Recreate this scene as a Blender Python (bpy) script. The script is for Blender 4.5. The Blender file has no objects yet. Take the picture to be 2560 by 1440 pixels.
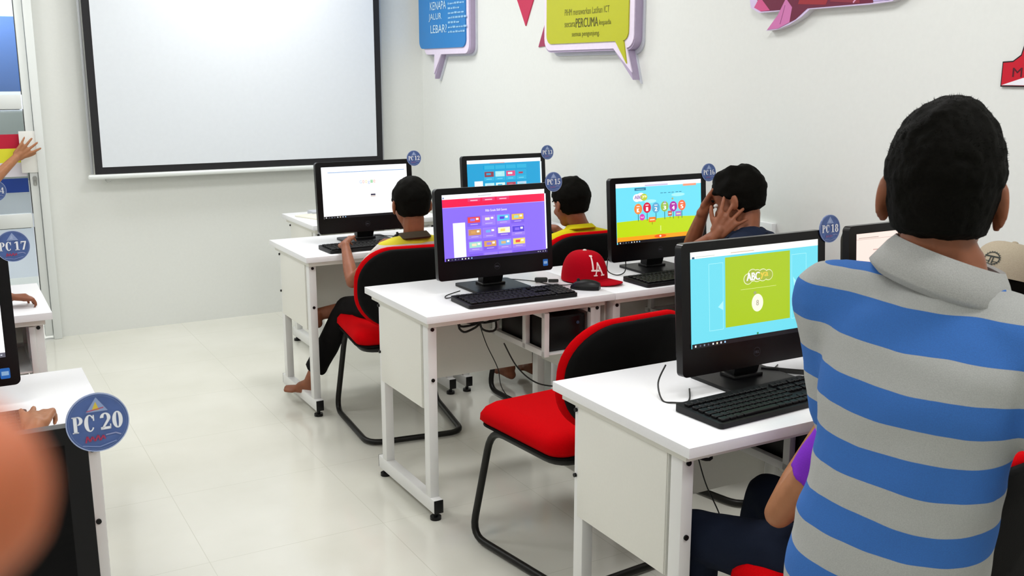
import bpy, bmesh, math, random
from mathutils import Vector as V, Matrix as M, noise
random.seed(7)
PI = math.pi
SC = bpy.context.scene
COL = SC.collection

# ---------------------------------------------------------------- camera
cam_d = bpy.data.cameras.new('camera'); cam = bpy.data.objects.new('camera', cam_d); COL.objects.link(cam)
SC.camera = cam
cam_d.sensor_width = 36.0; cam_d.lens = 2541.3 * 36 / 2560
cam_d.clip_start = 0.01; cam_d.clip_end = 60
YAW, PITCH = 0.5127, 0.2087
CP = V((-1.3744, -3.0043, 1.5459))
fw = V((math.sin(YAW) * math.cos(PITCH), math.cos(YAW) * math.cos(PITCH), -math.sin(PITCH)))
rt = V((math.cos(YAW), -math.sin(YAW), 0)); up = rt.cross(fw)
mw = M((rt, up, -fw)).transposed().to_4x4(); mw.translation = CP
cam.matrix_world = mw
cam_d.dof.use_dof = True; cam_d.dof.focus_distance = 2.7; cam_d.dof.aperture_fstop = 19.0

# ---------------------------------------------------------------- world, exposure
W = bpy.data.worlds.new('world'); SC.world = W; W.use_nodes = True
W.node_tree.nodes['Background'].inputs[0].default_value = (0.9, 0.95, 1, 1)
W.node_tree.nodes['Background'].inputs[1].default_value = 0.4
SC.view_settings.view_transform = 'Standard'; SC.view_settings.look = 'None'
SC.view_settings.exposure = 0.0; SC.view_settings.gamma = 1.0
SC.view_settings.use_curve_mapping = False
SC.cycles.max_bounces = 8; SC.cycles.diffuse_bounces = 4
try: SC.cycles.use_denoising = True
except Exception: pass

XR, YF, XL, YB, ZC = 1.56, 3.448, -2.66, -4.6, 2.75     # room
LAMPS = [(-1.7, -2.9), (0.35, -2.9), (-1.7, -0.9), (0.35, -0.9), (-1.7, 1.2), (0.35, 1.2), (-1.7, 2.75), (0.35, 2.75)]
LAMP_W = (11.0, 17.6)   # left row, right row

# ---------------------------------------------------------------- materials
def lin(c):
    if isinstance(c, str): c = [int(c[i:i + 2], 16) / 255 for i in (0, 2, 4)]
    return [x / 12.92 if x <= 0.04045 else ((x + 0.055) / 1.055) ** 2.4 for x in c]
MATS = {}
def mat(name, col, rough=0.5, metal=0.0, noise_s=0, noise_a=0.0, bump=0.0, spec=0.5, sss=0.0, emis=0.0):
    if name in MATS: return MATS[name]
    m = bpy.data.materials.new(name); m.use_nodes = True; nt = m.node_tree; b = nt.nodes['Principled BSDF']
    c = lin(col); b.inputs['Base Color'].default_value = (*c, 1); b.inputs['Roughness'].default_value = rough
    b.inputs['Metallic'].default_value = metal; b.inputs['Specular IOR Level'].default_value = spec
    if sss:
        b.inputs['Subsurface Weight'].default_value = sss
        b.inputs['Subsurface Radius'].default_value = (1, 0.35, 0.2); b.inputs['Subsurface Scale'].default_value = 0.006
    if emis:
        b.inputs['Emission Color'].default_value = (*c, 1); b.inputs['Emission Strength'].default_value = emis
    if noise_s:
        tc = nt.nodes.new('ShaderNodeTexCoord'); n = nt.nodes.new('ShaderNodeTexNoise')
        n.inputs['Scale'].default_value = noise_s; n.inputs['Detail'].default_value = 4
        nt.links.new(tc.outputs['Object'], n.inputs['Vector'])
        if noise_a:
            r = nt.nodes.new('ShaderNodeValToRGB')
            r.color_ramp.elements[0].position = 0.3; r.color_ramp.elements[1].position = 0.7
            r.color_ramp.elements[0].color = (*[x * (1 - noise_a) for x in c], 1)
            r.color_ramp.elements[1].color = (*[min(1, x * (1 + noise_a)) for x in c], 1)
            nt.links.new(n.outputs[0], r.inputs[0]); nt.links.new(r.outputs[0], b.inputs['Base Color'])
        if bump:
            bp = nt.nodes.new('ShaderNodeBump'); bp.inputs['Strength'].default_value = bump; bp.inputs['Distance'].default_value = 0.002
            nt.links.new(n.outputs[0], bp.inputs['Height']); nt.links.new(bp.outputs[0], b.inputs['Normal'])
    MATS[name] = m; return m
def emi(hexc, s=1.0):
    k = 'glow_%s_%.2f' % (hexc, s)
    if k in MATS: return MATS[k]
    m = bpy.data.materials.new(k); m.use_nodes = True; nt = m.node_tree; b = nt.nodes['Principled BSDF']
    c = lin(hexc); b.inputs['Base Color'].default_value = (0.01, 0.01, 0.01, 1); b.inputs['Roughness'].default_value = 0.25
    b.inputs['Emission Color'].default_value = (*c, 1); b.inputs['Emission Strength'].default_value = s
    MATS[k] = m; return m
def pr(hexc): return mat('print_' + hexc, hexc, 0.4, spec=0.3)

wall_m = mat('wall_paint', 'e4e6e2', 0.55, noise_s=60, noise_a=0.01, bump=0.06)
ceil_m = mat('ceiling_paint', 'e8e8e4', 0.8, noise_s=30, noise_a=0.01)
lam_m = mat('white_laminate', 'f2f2f4', 0.3, noise_s=200, noise_a=0.012)
steel_m = mat('white_powder_coat', 'e6e6e4', 0.35, noise_s=300, bump=0.05)
panel_m = mat('panel_laminate', 'e9e8e0', 0.4, noise_s=150, noise_a=0.01)
blackp = mat('black_plastic', '0a0a0b', 0.4, noise_s=300, bump=0.05, spec=0.3)
blackg = mat('gloss_black_plastic', '080608', 0.25, noise_s=200, bump=0.01, spec=0.3)
keym = mat('key_plastic', '0d0d0f', 0.45, noise_s=200, bump=0.03, spec=0.3)
tube_m = mat('black_tube', '0f0e0a', 0.4, noise_s=200, bump=0.03, spec=0.3)
redf = mat('red_fabric', 'c20008', 0.9, noise_s=500, noise_a=0.12, bump=0.3, spec=0.06)
shell_m = mat('chair_shell', '050404', 0.7, noise_s=300, bump=0.2, spec=0.12)
cable_m = mat('cable_rubber', '14130f', 0.5, noise_s=100, bump=0.02)
skin_d = mat('skin', '8a5338', 0.5, noise_s=40, noise_a=0.10, bump=0.05, sss=0.1, spec=0.35)
skin_dd = mat('skin_deep', '6b3f2b', 0.5, noise_s=40, noise_a=0.10, bump=0.05, sss=0.1, spec=0.35)
skin_l = mat('skin_tan', 'a56f4c', 0.5, noise_s=40, noise_a=0.08, bump=0.05, sss=0.1, spec=0.35)
skin_f = mat('skin_finger', 'c8714a', 0.5, noise_s=120, noise_a=0.06, bump=0.05, sss=0.3, spec=0.35)
hair_m = mat('black_hair', '070603', 0.8, noise_s=250, noise_a=0.3, bump=0.4, spec=0.08)
eye_m = mat('eye', 'e6e2dc', 0.2, noise_s=20, noise_a=0.02)
alum_m = mat('white_aluminium', 'e4e8e6', 0.35, noise_s=80, bump=0.02)
nail_m = mat('nail', 'c79a80', 0.3, noise_s=60, noise_a=0.05)

def floor_mat():
    m = bpy.data.materials.new('polished_tile'); m.use_nodes = True; nt = m.node_tree; b = nt.nodes['Principled BSDF']
    tc = nt.nodes.new('ShaderNodeTexCoord'); mp = nt.nodes.new('ShaderNodeMapping')
    mp.inputs['Location'].default_value = (0.14, -0.11, 0)
    br = nt.nodes.new('ShaderNodeTexBrick'); br.offset = 0; br.squash = 1
    br.inputs['Scale'].default_value = 1; br.inputs['Brick Width'].default_value = 0.6; br.inputs['Row Height'].default_value = 0.6
    br.inputs['Mortar Size'].default_value = 0.0016; br.inputs['Mortar Smooth'].default_value = 0.3
    n = nt.nodes.new('ShaderNodeTexNoise'); n.inputs['Scale'].default_value = 2.2; n.inputs['Detail'].default_value = 8
    r = nt.nodes.new('ShaderNodeValToRGB')
    r.color_ramp.elements[0].position = 0.3; r.color_ramp.elements[0].color = (*lin('d5d4c8'), 1)
    r.color_ramp.elements[1].position = 0.75; r.color_ramp.elements[1].color = (*lin('e0dfd5'), 1)
    nt.links.new(tc.outputs['Object'], mp.inputs[0]); nt.links.new(mp.outputs[0], br.inputs['Vector'])
    nt.links.new(tc.outputs['Object'], n.inputs['Vector']); nt.links.new(n.outputs[0], r.inputs[0])
    nt.links.new(r.outputs[0], br.inputs['Color1']); nt.links.new(r.outputs[0], br.inputs['Color2'])
    br.inputs['Mortar'].default_value = (*lin('cbcabd'), 1)
    nt.links.new(br.outputs['Color'], b.inputs['Base Color'])
    b.inputs['Roughness'].default_value = 0.13; b.inputs['Specular IOR Level'].default_value = 0.6
    return m
floor_m = floor_mat()
def glass_mat():
    m = bpy.data.materials.new('pane_glass'); m.use_nodes = True; nt = m.node_tree; nt.nodes.clear()
    o = nt.nodes.new('ShaderNodeOutputMaterial'); t = nt.nodes.new('ShaderNodeBsdfTransparent'); g = nt.nodes.new('ShaderNodeBsdfGlossy')
    t.inputs[0].default_value = (0.93, 0.96, 0.96, 1); g.inputs['Roughness'].default_value = 0.03
    f = nt.nodes.new('ShaderNodeFresnel'); f.inputs[0].default_value = 1.5; mx = nt.nodes.new('ShaderNodeMixShader')
    nt.links.new(f.outputs[0], mx.inputs[0]); nt.links.new(t.outputs[0], mx.inputs[1]); nt.links.new(g.outputs[0], mx.inputs[2])
    nt.links.new(mx.outputs[0], o.inputs[0]); return m
glass_m = glass_mat()
def stripe_mat(name, bounds, blue, grey, top_blue=True, wob=0.004, tilt=(0, 0)):
    m = bpy.data.materials.new(name); m.use_nodes = True; nt = m.node_tree; b = nt.nodes['Principled BSDF']
    tc = nt.nodes.new('ShaderNodeTexCoord'); sp = nt.nodes.new('ShaderNodeSeparateXYZ'); nt.links.new(tc.outputs['Object'], sp.inputs[0])
    n = nt.nodes.new('ShaderNodeTexNoise'); n.inputs['Scale'].default_value = 7; nt.links.new(tc.outputs['Object'], n.inputs['Vector'])
    a = nt.nodes.new('ShaderNodeMath'); a.operation = 'MULTIPLY_ADD'; a.inputs[1].default_value = wob * 4; nt.links.new(n.outputs[0], a.inputs[0])
    dt = nt.nodes.new('ShaderNodeVectorMath'); dt.operation = 'DOT_PRODUCT'; dt.inputs[1].default_value = (tilt[0], tilt[1], 1)
    nt.links.new(tc.outputs['Object'], dt.inputs[0]); nt.links.new(dt.outputs['Value'], a.inputs[2])
    mr = nt.nodes.new('ShaderNodeMapRange'); z0, z1 = 0.6, 1.6
    mr.inputs[1].default_value = z0 + wob * 2; mr.inputs[2].default_value = z1 + wob * 2; nt.links.new(a.outputs[0], mr.inputs[0])
    r = nt.nodes.new('ShaderNodeValToRGB'); r.color_ramp.interpolation = 'CONSTANT'
    cs = [(*lin(blue), 1), (*lin(grey), 1)]
    bs = sorted(bounds); k = len(bs)
    r.color_ramp.elements[0].position = 0; r.color_ramp.elements[0].color = cs[k % 2 if top_blue else (k + 1) % 2]
    e = r.color_ramp.elements
    for i, z in enumerate(bs):
        idx = (k - 1 - i) % 2 if top_blue else (k - i) % 2
        if i == 0: el = e[1]; el.position = (z - z0) / (z1 - z0)
        else: el = e.new((z - z0) / (z1 - z0))
        el.color = cs[idx]
    nt.links.new(mr.outputs[0], r.inputs[0])
    n2 = nt.nodes.new('ShaderNodeTexNoise'); n2.inputs['Scale'].default_value = 700; nt.links.new(tc.outputs['Object'], n2.inputs['Vector'])
    mx = nt.nodes.new('ShaderNodeMix'); mx.data_type = 'RGBA'; mx.blend_type = 'MULTIPLY'; mx.inputs[0].default_value = 0.35
    nt.links.new(r.outputs[0], mx.inputs[6]); nt.links.new(n2.outputs[0], mx.inputs[7])
    cr = nt.nodes.new('ShaderNodeBrightContrast'); cr.inputs[1].default_value = 0.04
    nt.links.new(mx.outputs[2], cr.inputs[0]); nt.links.new(cr.outputs[0], b.inputs['Base Color'])
    b.inputs['Roughness'].default_value = 0.9; b.inputs['Specular IOR Level'].default_value = 0.15
    bp = nt.nodes.new('ShaderNodeBump'); bp.inputs['Strength'].default_value = 0.3; bp.inputs['Distance'].default_value = 0.001
    nt.links.new(n2.outputs[0], bp.inputs['Height']); nt.links.new(bp.outputs[0], b.inputs['Normal'])
    return m

# ---------------------------------------------------------------- mesh helpers
class MB:
    def __init__(s): s.bm = bmesh.new(); s.mats = []
    def mi(s, m):
        if m not in s.mats: s.mats.append(m)
        return s.mats.index(m)
    def _fin(s, geom_faces, m, mtx=None):
        i = s.mi(m)
        for f in geom_faces: f.material_index = i
    def box(s, c, d, m, bev=0.0, rot=None, seg=2):
        r = bmesh.ops.create_cube(s.bm, size=1)
        vs = r['verts']; mt = M.Translation(V(c)) @ (rot if rot else M.Identity(4)) @ M.Diagonal((*d, 1))
        bmesh.ops.transform(s.bm, matrix=mt, verts=vs)
        fs = list({f for v in vs for f in v.link_faces}); i = s.mi(m)
        for f in fs: f.material_index = i
        if bev:
            es = list({e for v in vs for e in v.link_edges})
            b = bmesh.ops.bevel(s.bm, geom=es, offset=min(bev, min(d) * 0.49), segments=seg, affect='EDGES', profile=0.5)
            for f in b['faces']: f.material_index = i
    def tube(s, pts, r, m, n=10, closed=False, smooth=True):
        pts = [V(p) for p in pts]; N = len(pts); rings = []
        up0 = None
        for k in range(N):
            if closed: t = (pts[(k + 1) % N] - pts[k - 1])
            else: t = pts[min(k + 1, N - 1)] - pts[max(k - 1, 0)]
            t.normalize()
            if up0 is None:
                a = V((0, 0, 1)) if abs(t.z) < 0.9 else V((1, 0, 0)); up0 = (a - t * a.dot(t)).normalized()
            else: up0 = (up0 - t * up0.dot(t)).normalized()
            b = t.cross(up0); rr = r[k] if isinstance(r, (list, tuple)) else r
            rings.append([s.bm.verts.new(pts[k] + (up0 * math.cos(2 * PI * j / n) + b * math.sin(2 * PI * j / n)) * rr) for j in range(n)])
        i = s.mi(m)
        for k in range(N if closed else N - 1):
            A, B = rings[k], rings[(k + 1) % N]
            for j in range(n):
                f = s.bm.faces.new((A[j], A[(j + 1) % n], B[(j + 1) % n], B[j])); f.material_index = i
        if not closed:
            f = s.bm.faces.new(rings[0][::-1]); f.material_index = i
            f = s.bm.faces.new(rings[-1]); f.material_index = i
    def ell(s, c, r, m, rot=None, u=24, v=14):
        q = bmesh.ops.create_uvsphere(s.bm, u_segments=u, v_segments=v, radius=1)
        mt = M.Translation(V(c)) @ (rot if rot else M.Identity(4)) @ M.Diagonal((*r, 1))
        bmesh.ops.transform(s.bm, matrix=mt, verts=q['verts'])
        i = s.mi(m)
        for f in {f for v_ in q['verts'] for f in v_.link_faces}: f.material_index = i
    def cyl(s, c, r, h, m, axis='z', n=24, r2=None):
        q = bmesh.ops.create_cone(s.bm, cap_ends=True, segments=n, radius1=r, radius2=r if r2 is None else r2, depth=h)
        rot = {'z': M.Identity(4), 'x': M.Rotation(PI / 2, 4, 'Y'), 'y': M.Rotation(-PI / 2, 4, 'X')}[axis]
        bmesh.ops.transform(s.bm, matrix=M.Translation(V(c)) @ rot, verts=q['verts'])
        i = s.mi(m)
        for f in {f for v_ in q['verts'] for f in v_.link_faces}: f.material_index = i
    def prism(s, poly, d, m, fn):
        """poly: list of (u,v); fn(u,v,w)->xyz ; w from 0 to d"""
        a = [s.bm.verts.new(fn(u, v, 0)) for u, v in poly]; b = [s.bm.verts.new(fn(u, v, d)) for u, v in poly]
        i = s.mi(m); n = len(poly); fs = [s.bm.faces.new(a), s.bm.faces.new(b[::-1])]
        for k in range(n): fs.append(s.bm.faces.new((a[k], b[k], b[(k + 1) % n], a[(k + 1) % n])))
        for f in fs: f.material_index = i
        bmesh.ops.recalc_face_normals(s.bm, faces=fs)
    def loft(s, rings, m, closed_caps=True):
        R = [[s.bm.verts.new(p) for p in r] for r in rings]; i = s.mi(m); fs = []
        for A, B in zip(R, R[1:]):
            n = len(A)
            for j in range(n): fs.append(s.bm.faces.new((A[j], A[(j + 1) % n], B[(j + 1) % n], B[j])))
        if closed_caps: fs.append(s.bm.faces.new(R[0][::-1])); fs.append(s.bm.faces.new(R[-1]))
        for f in fs: f.material_index = i
        bmesh.ops.recalc_face_normals(s.bm, faces=fs)
    def hull(s, pts, m):
        vs = [s.bm.verts.new(p) for p in pts]
        r = bmesh.ops.convex_hull(s.bm, input=vs)
        dead = [v for v in r['geom_interior'] if isinstance(v, bmesh.types.BMVert)]
        if dead: bmesh.ops.delete(s.bm, geom=dead, context='VERTS')
    def mesh(s, name='m', angle=40):
        me = bpy.data.meshes.new(name); s.bm.normal_update(); s.bm.to_mesh(me); s.bm.free()
        for m in s.mats: me.materials.append(m)
        me.polygons.foreach_set('use_smooth', [True] * len(me.polygons))
        try: me.set_sharp_from_angle(angle=math.radians(angle))
        except Exception: pass
        return me
    def build(s, name, parent=None, loc=None, rot=None, angle=40, **props):
        return link(name, s.mesh(name, angle), parent, loc, rot, **props)
def link(name, data, parent=None, loc=None, rot=None, **props):
    o = bpy.data.objects.new(name, data); COL.objects.link(o)
    if parent: o.parent = parent
    if loc is not None: o.location = loc
    if rot is not None: o.rotation_euler = rot
    for k, v in props.items(): o[k] = v
    return o
def thing(name, label, cat, loc=(0, 0, 0), rz=0.0, group=None):
    o = bpy.data.objects.new(name, None); COL.objects.link(o); o.location = loc; o.rotation_euler = (0, 0, rz)
    o.empty_display_size = 0.1; o['label'] = label; o['category'] = cat
    if group: o['group'] = group
    return o
def dup(root, loc, rz, label, group=None):
    r = root.copy(); COL.objects.link(r); r.location = loc; r.rotation_euler = (0, 0, rz); r['label'] = label
    if group: r['group'] = group
    for ch in list(root.children):
        c = ch.copy(); COL.objects.link(c); c.parent = r
        for g in list(ch.children):
            d = g.copy(); COL.objects.link(d); d.parent = c
    return r
def rrect(x0, y0, x1, y1, r, n=6):
    p = []
    for cx, cy, a in ((x1 - r, y1 - r, 0), (x0 + r, y1 - r, 90), (x0 + r, y0 + r, 180), (x1 - r, y0 + r, 270)):
        for k in range(n + 1):
            t = math.radians(a + 90 * k / n); p.append((cx + r * math.cos(t), cy + r * math.sin(t)))
    return p
def bez(pts, n=8):
    """Catmull-Rom through pts"""
    P = [V(p) for p in pts]; out = []
    for i in range(len(P) - 1):
        p0 = P[max(i - 1, 0)]; p1 = P[i]; p2 = P[i + 1]; p3 = P[min(i + 2, len(P) - 1)]
        for k in range(n):
            t = k / n
            out.append(0.5 * ((2 * p1) + (p2 - p0) * t + (2 * p0 - 5 * p1 + 4 * p2 - p3) * t * t + (3 * p1 - p0 - 3 * p2 + p3) * t ** 3))
    out.append(P[-1]); return out

# ---------------------------------------------------------------- flat graphics
_tc = {}
def text_geo(body, bold=0.0, shear=0.0, spacing=1.0):
    k = (body, bold, shear, spacing)
    if k in _tc: return _tc[k]
    cu = bpy.data.curves.new('t', 'FONT'); cu.body = body; cu.size = 1; cu.offset = bold; cu.shear = shear
    cu.space_character = spacing; cu.resolution_u = 3
    o = bpy.data.objects.new('t', cu); COL.objects.link(o)
    bpy.context.view_layer.update()
    me = bpy.data.meshes.new_from_object(o.evaluated_get(bpy.context.evaluated_depsgraph_get()))
    vs = [(v.co.x, v.co.y) for v in me.vertices]; fs = [tuple(p.vertices) for p in me.polygons]
    bpy.data.objects.remove(o); bpy.data.meshes.remove(me); bpy.data.curves.remove(cu)
    xs = [v[0] for v in vs] or [0]; ys = [v[1] for v in vs] or [0]
    _tc[k] = (vs, fs, min(xs), max(xs), min(ys), max(ys)); return _tc[k]
class Flat:
    """flat artwork in (u,v) metres, fn(u,v,w)->xyz, w = tiny print height"""
    def __init__(s, fn, mk): s.mb = MB(); s.fn = fn; s.w = 0.0002; s.mk = mk
    def _m(s, c): return s.mb.mi(s.mk(c))
    def poly(s, pts, c, up=True):
        vs = [s.mb.bm.verts.new(s.fn(u, v, s.w)) for u, v in pts]
        f = s.mb.bm.faces.new(vs); f.material_index = s._m(c)
        if up: s.w += 0.00012
    def rect(s, u0, v0, u1, v1, c, up=True): s.poly([(u0, v0), (u1, v0), (u1, v1), (u0, v1)], c, up)
    def rr(s, u0, v0, u1, v1, r, c): s.poly(rrect(u0, v0, u1, v1, r, 4), c)
    def disc(s, cu, cv, ru, rv, c, n=32): s.poly([(cu + ru * math.cos(2 * PI * k / n), cv + rv * math.sin(2 * PI * k / n)) for k in range(n)], c)
    def ring(s, cu, cv, ru, rv, iu, iv, c, a0=0, a1=360, n=36, up=True):
        for k in range(n):
            a, b = [math.radians(a0 + (a1 - a0) * q / n) for q in (k, k + 1)]
            s.poly([(cu + iu * math.cos(a), cv + iv * math.sin(a)), (cu + ru * math.cos(a), cv + rv * math.sin(a)),
                    (cu + ru * math.cos(b), cv + rv * math.sin(b)), (cu + iu * math.cos(b), cv + iv * math.sin(b))], c, False)
        if up: s.w += 0.00012
    def line(s, pts, wd, c):
        for (x0, y0), (x1, y1) in zip(pts, pts[1:]):
            d = math.hypot(x1 - x0, y1 - y0) or 1; nx, ny = -(y1 - y0) / d * wd / 2, (x1 - x0) / d * wd / 2
            s.poly([(x0 - nx, y0 - ny), (x1 - nx, y1 - ny), (x1 + nx, y1 + ny), (x0 + nx, y0 + ny)], c, False)
        s.w += 0.00012
    def text(s, body, u, v, w, h, c, bold=0.0, center=True, shear=0.0):
        vs, fs, a, b, lo, hi = text_geo(body, 0.0, shear)
        if not fs: return
        dup_ = [0.0] if bold < 0.004 else [-bold, 0.0, bold]
        sx = w / (b - a); sy = h / (hi - lo); u0 = u - w / 2 if center else u
        i = s._m(c)
        for k_, dx in enumerate(dup_):   # heavier strokes from slightly shifted copies
            bvs = [s.mb.bm.verts.new(s.fn(u0 + (x - a + dx) * sx, v + (y - lo) * sy, s.w + k_ * 0.00002)) for x, y in vs]
            for f in fs:
                try: q = s.mb.bm.faces.new([bvs[j] for j in f]); q.material_index = i
                except ValueError: pass
        s.w += 0.00012
    # condensed slab lettering for the round number tags
    def glyph(s, ch, u, v, w, h, c):
        st = w * 0.36; th = h * 0.05
        R = lambda a, b, cc, d: s.rect(u + a * w, v + b * h, u + cc * w, v + d * h, c, False)
        if ch == '1':
            R(.32, 0, .68, 1, ); R(.1, 0, .9, .07); s.poly([(u + .32 * w, v + h), (u + .02 * w, v + .86 * h), (u + .02 * w, v + .8 * h), (u + .4 * w, v + .86 * h)], c, False)
        elif ch == 'P':
            R(.12, 0, .45, 1); R(0, 0, .57, .06); R(0, .94, .57, 1)
            s.ring(u + .5 * w, v + .73 * h, .5 * w, .27 * h, .17 * w, .21 * h, c, -90, 90, 16, False)
        elif ch == 'C':
            s.ring(u + .52 * w, v + .5 * h, .52 * w, .52 * h, .15 * w, .45 * h, c, 90, 270, 18, False)
            s.ring(u + .52 * w, v + .5 * h, .45 * w, .52 * h, .3 * w, .45 * h, c, 35, 90, 8, False)
            s.ring(u + .52 * w, v + .5 * h, .45 * w, .52 * h, .3 * w, .45 * h, c, 270, 325, 8, False); R(.84, .62, .96, .98)
        elif ch == '0': s.ring(u + .5 * w, v + .5 * h, .5 * w, .52 * h, .12 * w, .45 * h, c, 0, 360, 28, False)
        elif ch == '8':
            s.ring(u + .5 * w, v + .74 * h, .44 * w, .28 * h, .12 * w, .2 * h, c, 0, 360, 22, False)
            s.ring(u + .5 * w, v + .27 * h, .5 * w, .29 * h, .14 * w, .21 * h, c, 0, 360, 22, False)
        elif ch == '6':
            s.ring(u + .5 * w, v + .5 * h, .5 * w, .52 * h, .16 * w, .45 * h, c, 60, 270, 22, False)
            s.ring(u + .5 * w, v + .28 * h, .5 * w, .3 * h, .16 * w, .23 * h, c, 0, 360, 22, False)
        elif ch == '2':
            s.ring(u + .48 * w, v + .72 * h, .5 * w, .3 * h, .16 * w, .22 * h, c, -35, 180, 18, False)
            s.poly([(u + .62 * w, v + .6 * h), (u + .93 * w, v + .58 * h), (u + .35 * w, v + .12 * h), (u, v + .0 * h)], c, False)
            R(0, 0, .98, .16); R(.88, 0, .98, .3)
        elif ch == '3':
            s.ring(u + .45 * w, v + .74 * h, .48 * w, .28 * h, .12 * w, .21 * h, c, -90, 160, 18, False)
            s.ring(u + .45 * w, v + .27 * h, .52 * w, .29 * h, .14 * w, .21 * h, c, -160, 90, 18, False)
        elif ch == '5':
            R(.12, .5, .24, 1); R(.12, .86, .9, 1)
            s.ring(u + .42 * w, v + .3 * h, .54 * w, .32 * h, .18 * w, .24 * h, c, -160, 120, 22, False)
        elif ch == '4':
            R(.55, 0, .85, 1); R(.4, 0, 1, .06); R(0, .24, 1, .32); s.poly([(u + .55 * w, v + h), (u + .7 * w, v + h), (u + .12 * w, v + .3 * h), (u, v + .3 * h)], c, False)
        elif ch == '7':
            R(.02, .86, .98, 1); R(.02, .7, .12, 1)
            s.poly([(u + .7 * w, v + .88 * h), (u + .98 * w, v + .88 * h), (u + .55 * w, v), (u + .22 * w, v)], c, False)
        elif ch == '9':
            s.ring(u + .5 * w, v + .5 * h, .5 * w, .52 * h, .16 * w, .45 * h, c, -120, 90, 22, False)
            s.ring(u + .5 * w, v + .72 * h, .5 * w, .3 * h, .16 * w, .23 * h, c, 0, 360, 22, False)
    def word(s, t, u, v, gw, h, c, gap=0.12):
        for ch in t:
            if ch == ' ': u += gw * 0.45; continue
            s.glyph(ch, u, v, gw, h, c); u += gw * (1 + gap)
        s.w += 0.0002
    def build(s, name, parent=None, **k): return s.mb.build(name, parent, **k)

def tri(m): return m
# ================================================================= THE ROOM
def struct(name, mb, **k): return mb.build(name, kind='structure', **k)
b = MB(); b.box(((XL + XR) / 2, (YB + 6.2) / 2, -0.05), (XR - XL + 0.4, 6.2 - YB + 0.2, 0.1), floor_m); struct('floor', b)
b = MB(); b.box(((XL + XR) / 2, (YB + YF) / 2, ZC + 0.05), (XR - XL + 0.4, YF - YB + 0.4, 0.1), ceil_m); struct('ceiling', b)
b = MB(); b.box((XR + 0.06, (YB + YF) / 2, ZC / 2), (0.12, YF - YB + 0.24, ZC), wall_m); struct('wall_right', b)
b = MB(); b.box((XL - 0.06, (YB + YF) / 2, ZC / 2), (0.12, YF - YB + 0.24, ZC), wall_m); struct('wall_left', b)
b = MB(); b.box(((XL + XR) / 2, YB - 0.06, ZC / 2), (XR - XL, 0.12, ZC), wall_m); struct('wall_back', b)
DX0, DX1, DH = -1.79, -0.835, 2.12
b = MB()
b.box(((DX1 + XR) / 2, YF + 0.06, ZC / 2), (XR - DX1, 0.12, ZC), wall_m)
b.box(((XL + DX0) / 2, YF + 0.06, ZC / 2), (DX0 - XL, 0.12, ZC), wall_m)
b.box(((DX0 + DX1) / 2, YF + 0.06, (ZC + DH) / 2), (DX1 - DX0, 0.12, ZC - DH), wall_m); struct('wall_front', b)
# corridor seen through the door glass
b = MB(); b.box((-1.4, 5.6, 1.4), (4.4, 0.1, 2.8), mat('corridor_wall', 'd9dde8', 0.7, noise_s=5, noise_a=0.02)); struct('wall_corridor', b)
b = MB(); b.box((-1.4, 4.6, 2.8), (4.4, 2.2, 0.1), ceil_m); struct('ceiling_corridor', b)

# door: white aluminium leaf in a frame
dr = bpy.data.objects.new('door_1', None); COL.objects.link(dr); dr['kind'] = 'structure'; dr.location = (0, 0, 0)
b = MB()
b.box((DX1 - 0.02, YF + 0.02, DH / 2), (0.045, 0.13, DH), alum_m, 0.004)
b.box((DX0 + 0.02, YF + 0.02, DH / 2), (0.045, 0.13, DH), alum_m, 0.004)
b.box(((DX0 + DX1) / 2, YF + 0.02, DH - 0.02), (DX1 - DX0, 0.13, 0.045), alum_m, 0.004)
b.build('door_frame', dr)
lx0, lx1 = DX0 + 0.045, DX1 - 0.045
b = MB(); sw = 0.042
b.box((lx1 - sw / 2 + 0.0, YF - 0.005, DH / 2 - .01), (sw, 0.045, DH - 0.06), alum_m, 0.003)
b.box((lx0 + 0.045, YF - 0.005, DH / 2 - .01), (0.09, 0.045, DH - 0.06), alum_m, 0.003)
for z0, z1 in ((0.02, 0.25), (0.672, 0.752), (1.345, 1.425), (DH - 0.14, DH - 0.05)):
    b.box(((lx0 + lx1) / 2, YF - 0.005, (z0 + z1) / 2), (lx1 - lx0 - 0.1, 0.043, z1 - z0), alum_m, 0.003)
b.build('door_leaf', dr)
for z0, z1 in ((0.25, 0.672), (0.752, 1.345), (1.425, DH - 0.14)):
    b = MB(); b.box(((lx0 + lx1) / 2, YF, (z0 + z1) / 2), (lx1 - lx0 - 0.1, 0.006, z1 - z0 + 0.01), glass_m); b.build('pane', dr)
b = MB(); gk = mat('gasket', '3a3c3a', 0.6, noise_s=50, bump=0.02); xg = lx1 - sw
for z0, z1 in ((0.25, 0.672), (0.752, 1.345), (1.425, DH - 0.14)):
    b.box((xg - 0.002, YF - 0.012, (z0 + z1) / 2), (0.004, 0.008, z1 - z0), gk)
    b.box(((lx0 + lx1) / 2, YF - 0.012, z1 - 0.002), (lx1 - lx0 - 0.12, 0.008, 0.004), gk)
b.build('gasket', dr)
b = MB(); b.cyl((lx1 - 0.018, YF - 0.034, 0.955), 0.012, 0.016, mat('lock_steel', 'a8aaa8', 0.3, 0.8, noise_s=30, bump=0.01), 'y')
b.box((lx1 - 0.018, YF - 0.032, 0.94), (0.02, 0.01, 0.055), MATS['lock_steel'], 0.006); b.build('door_lock', dr)
b = MB()
for z0, z1, c in ((1.125, 1.205, 'c2203c'), (1.045, 1.125, 'e6e23c'), (0.965, 1.045, 'e3dfe8'), (0.875, 0.955, '23418f')):
    b.box(((lx0 + xg) / 2, YF - 0.0045, (z0 + z1) / 2), (xg - lx0 - 0.02, 0.002, z1 - z0), pr(c))
b.build('glass_film', dr, label='red, yellow, white and blue film bands on the glass')
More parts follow.
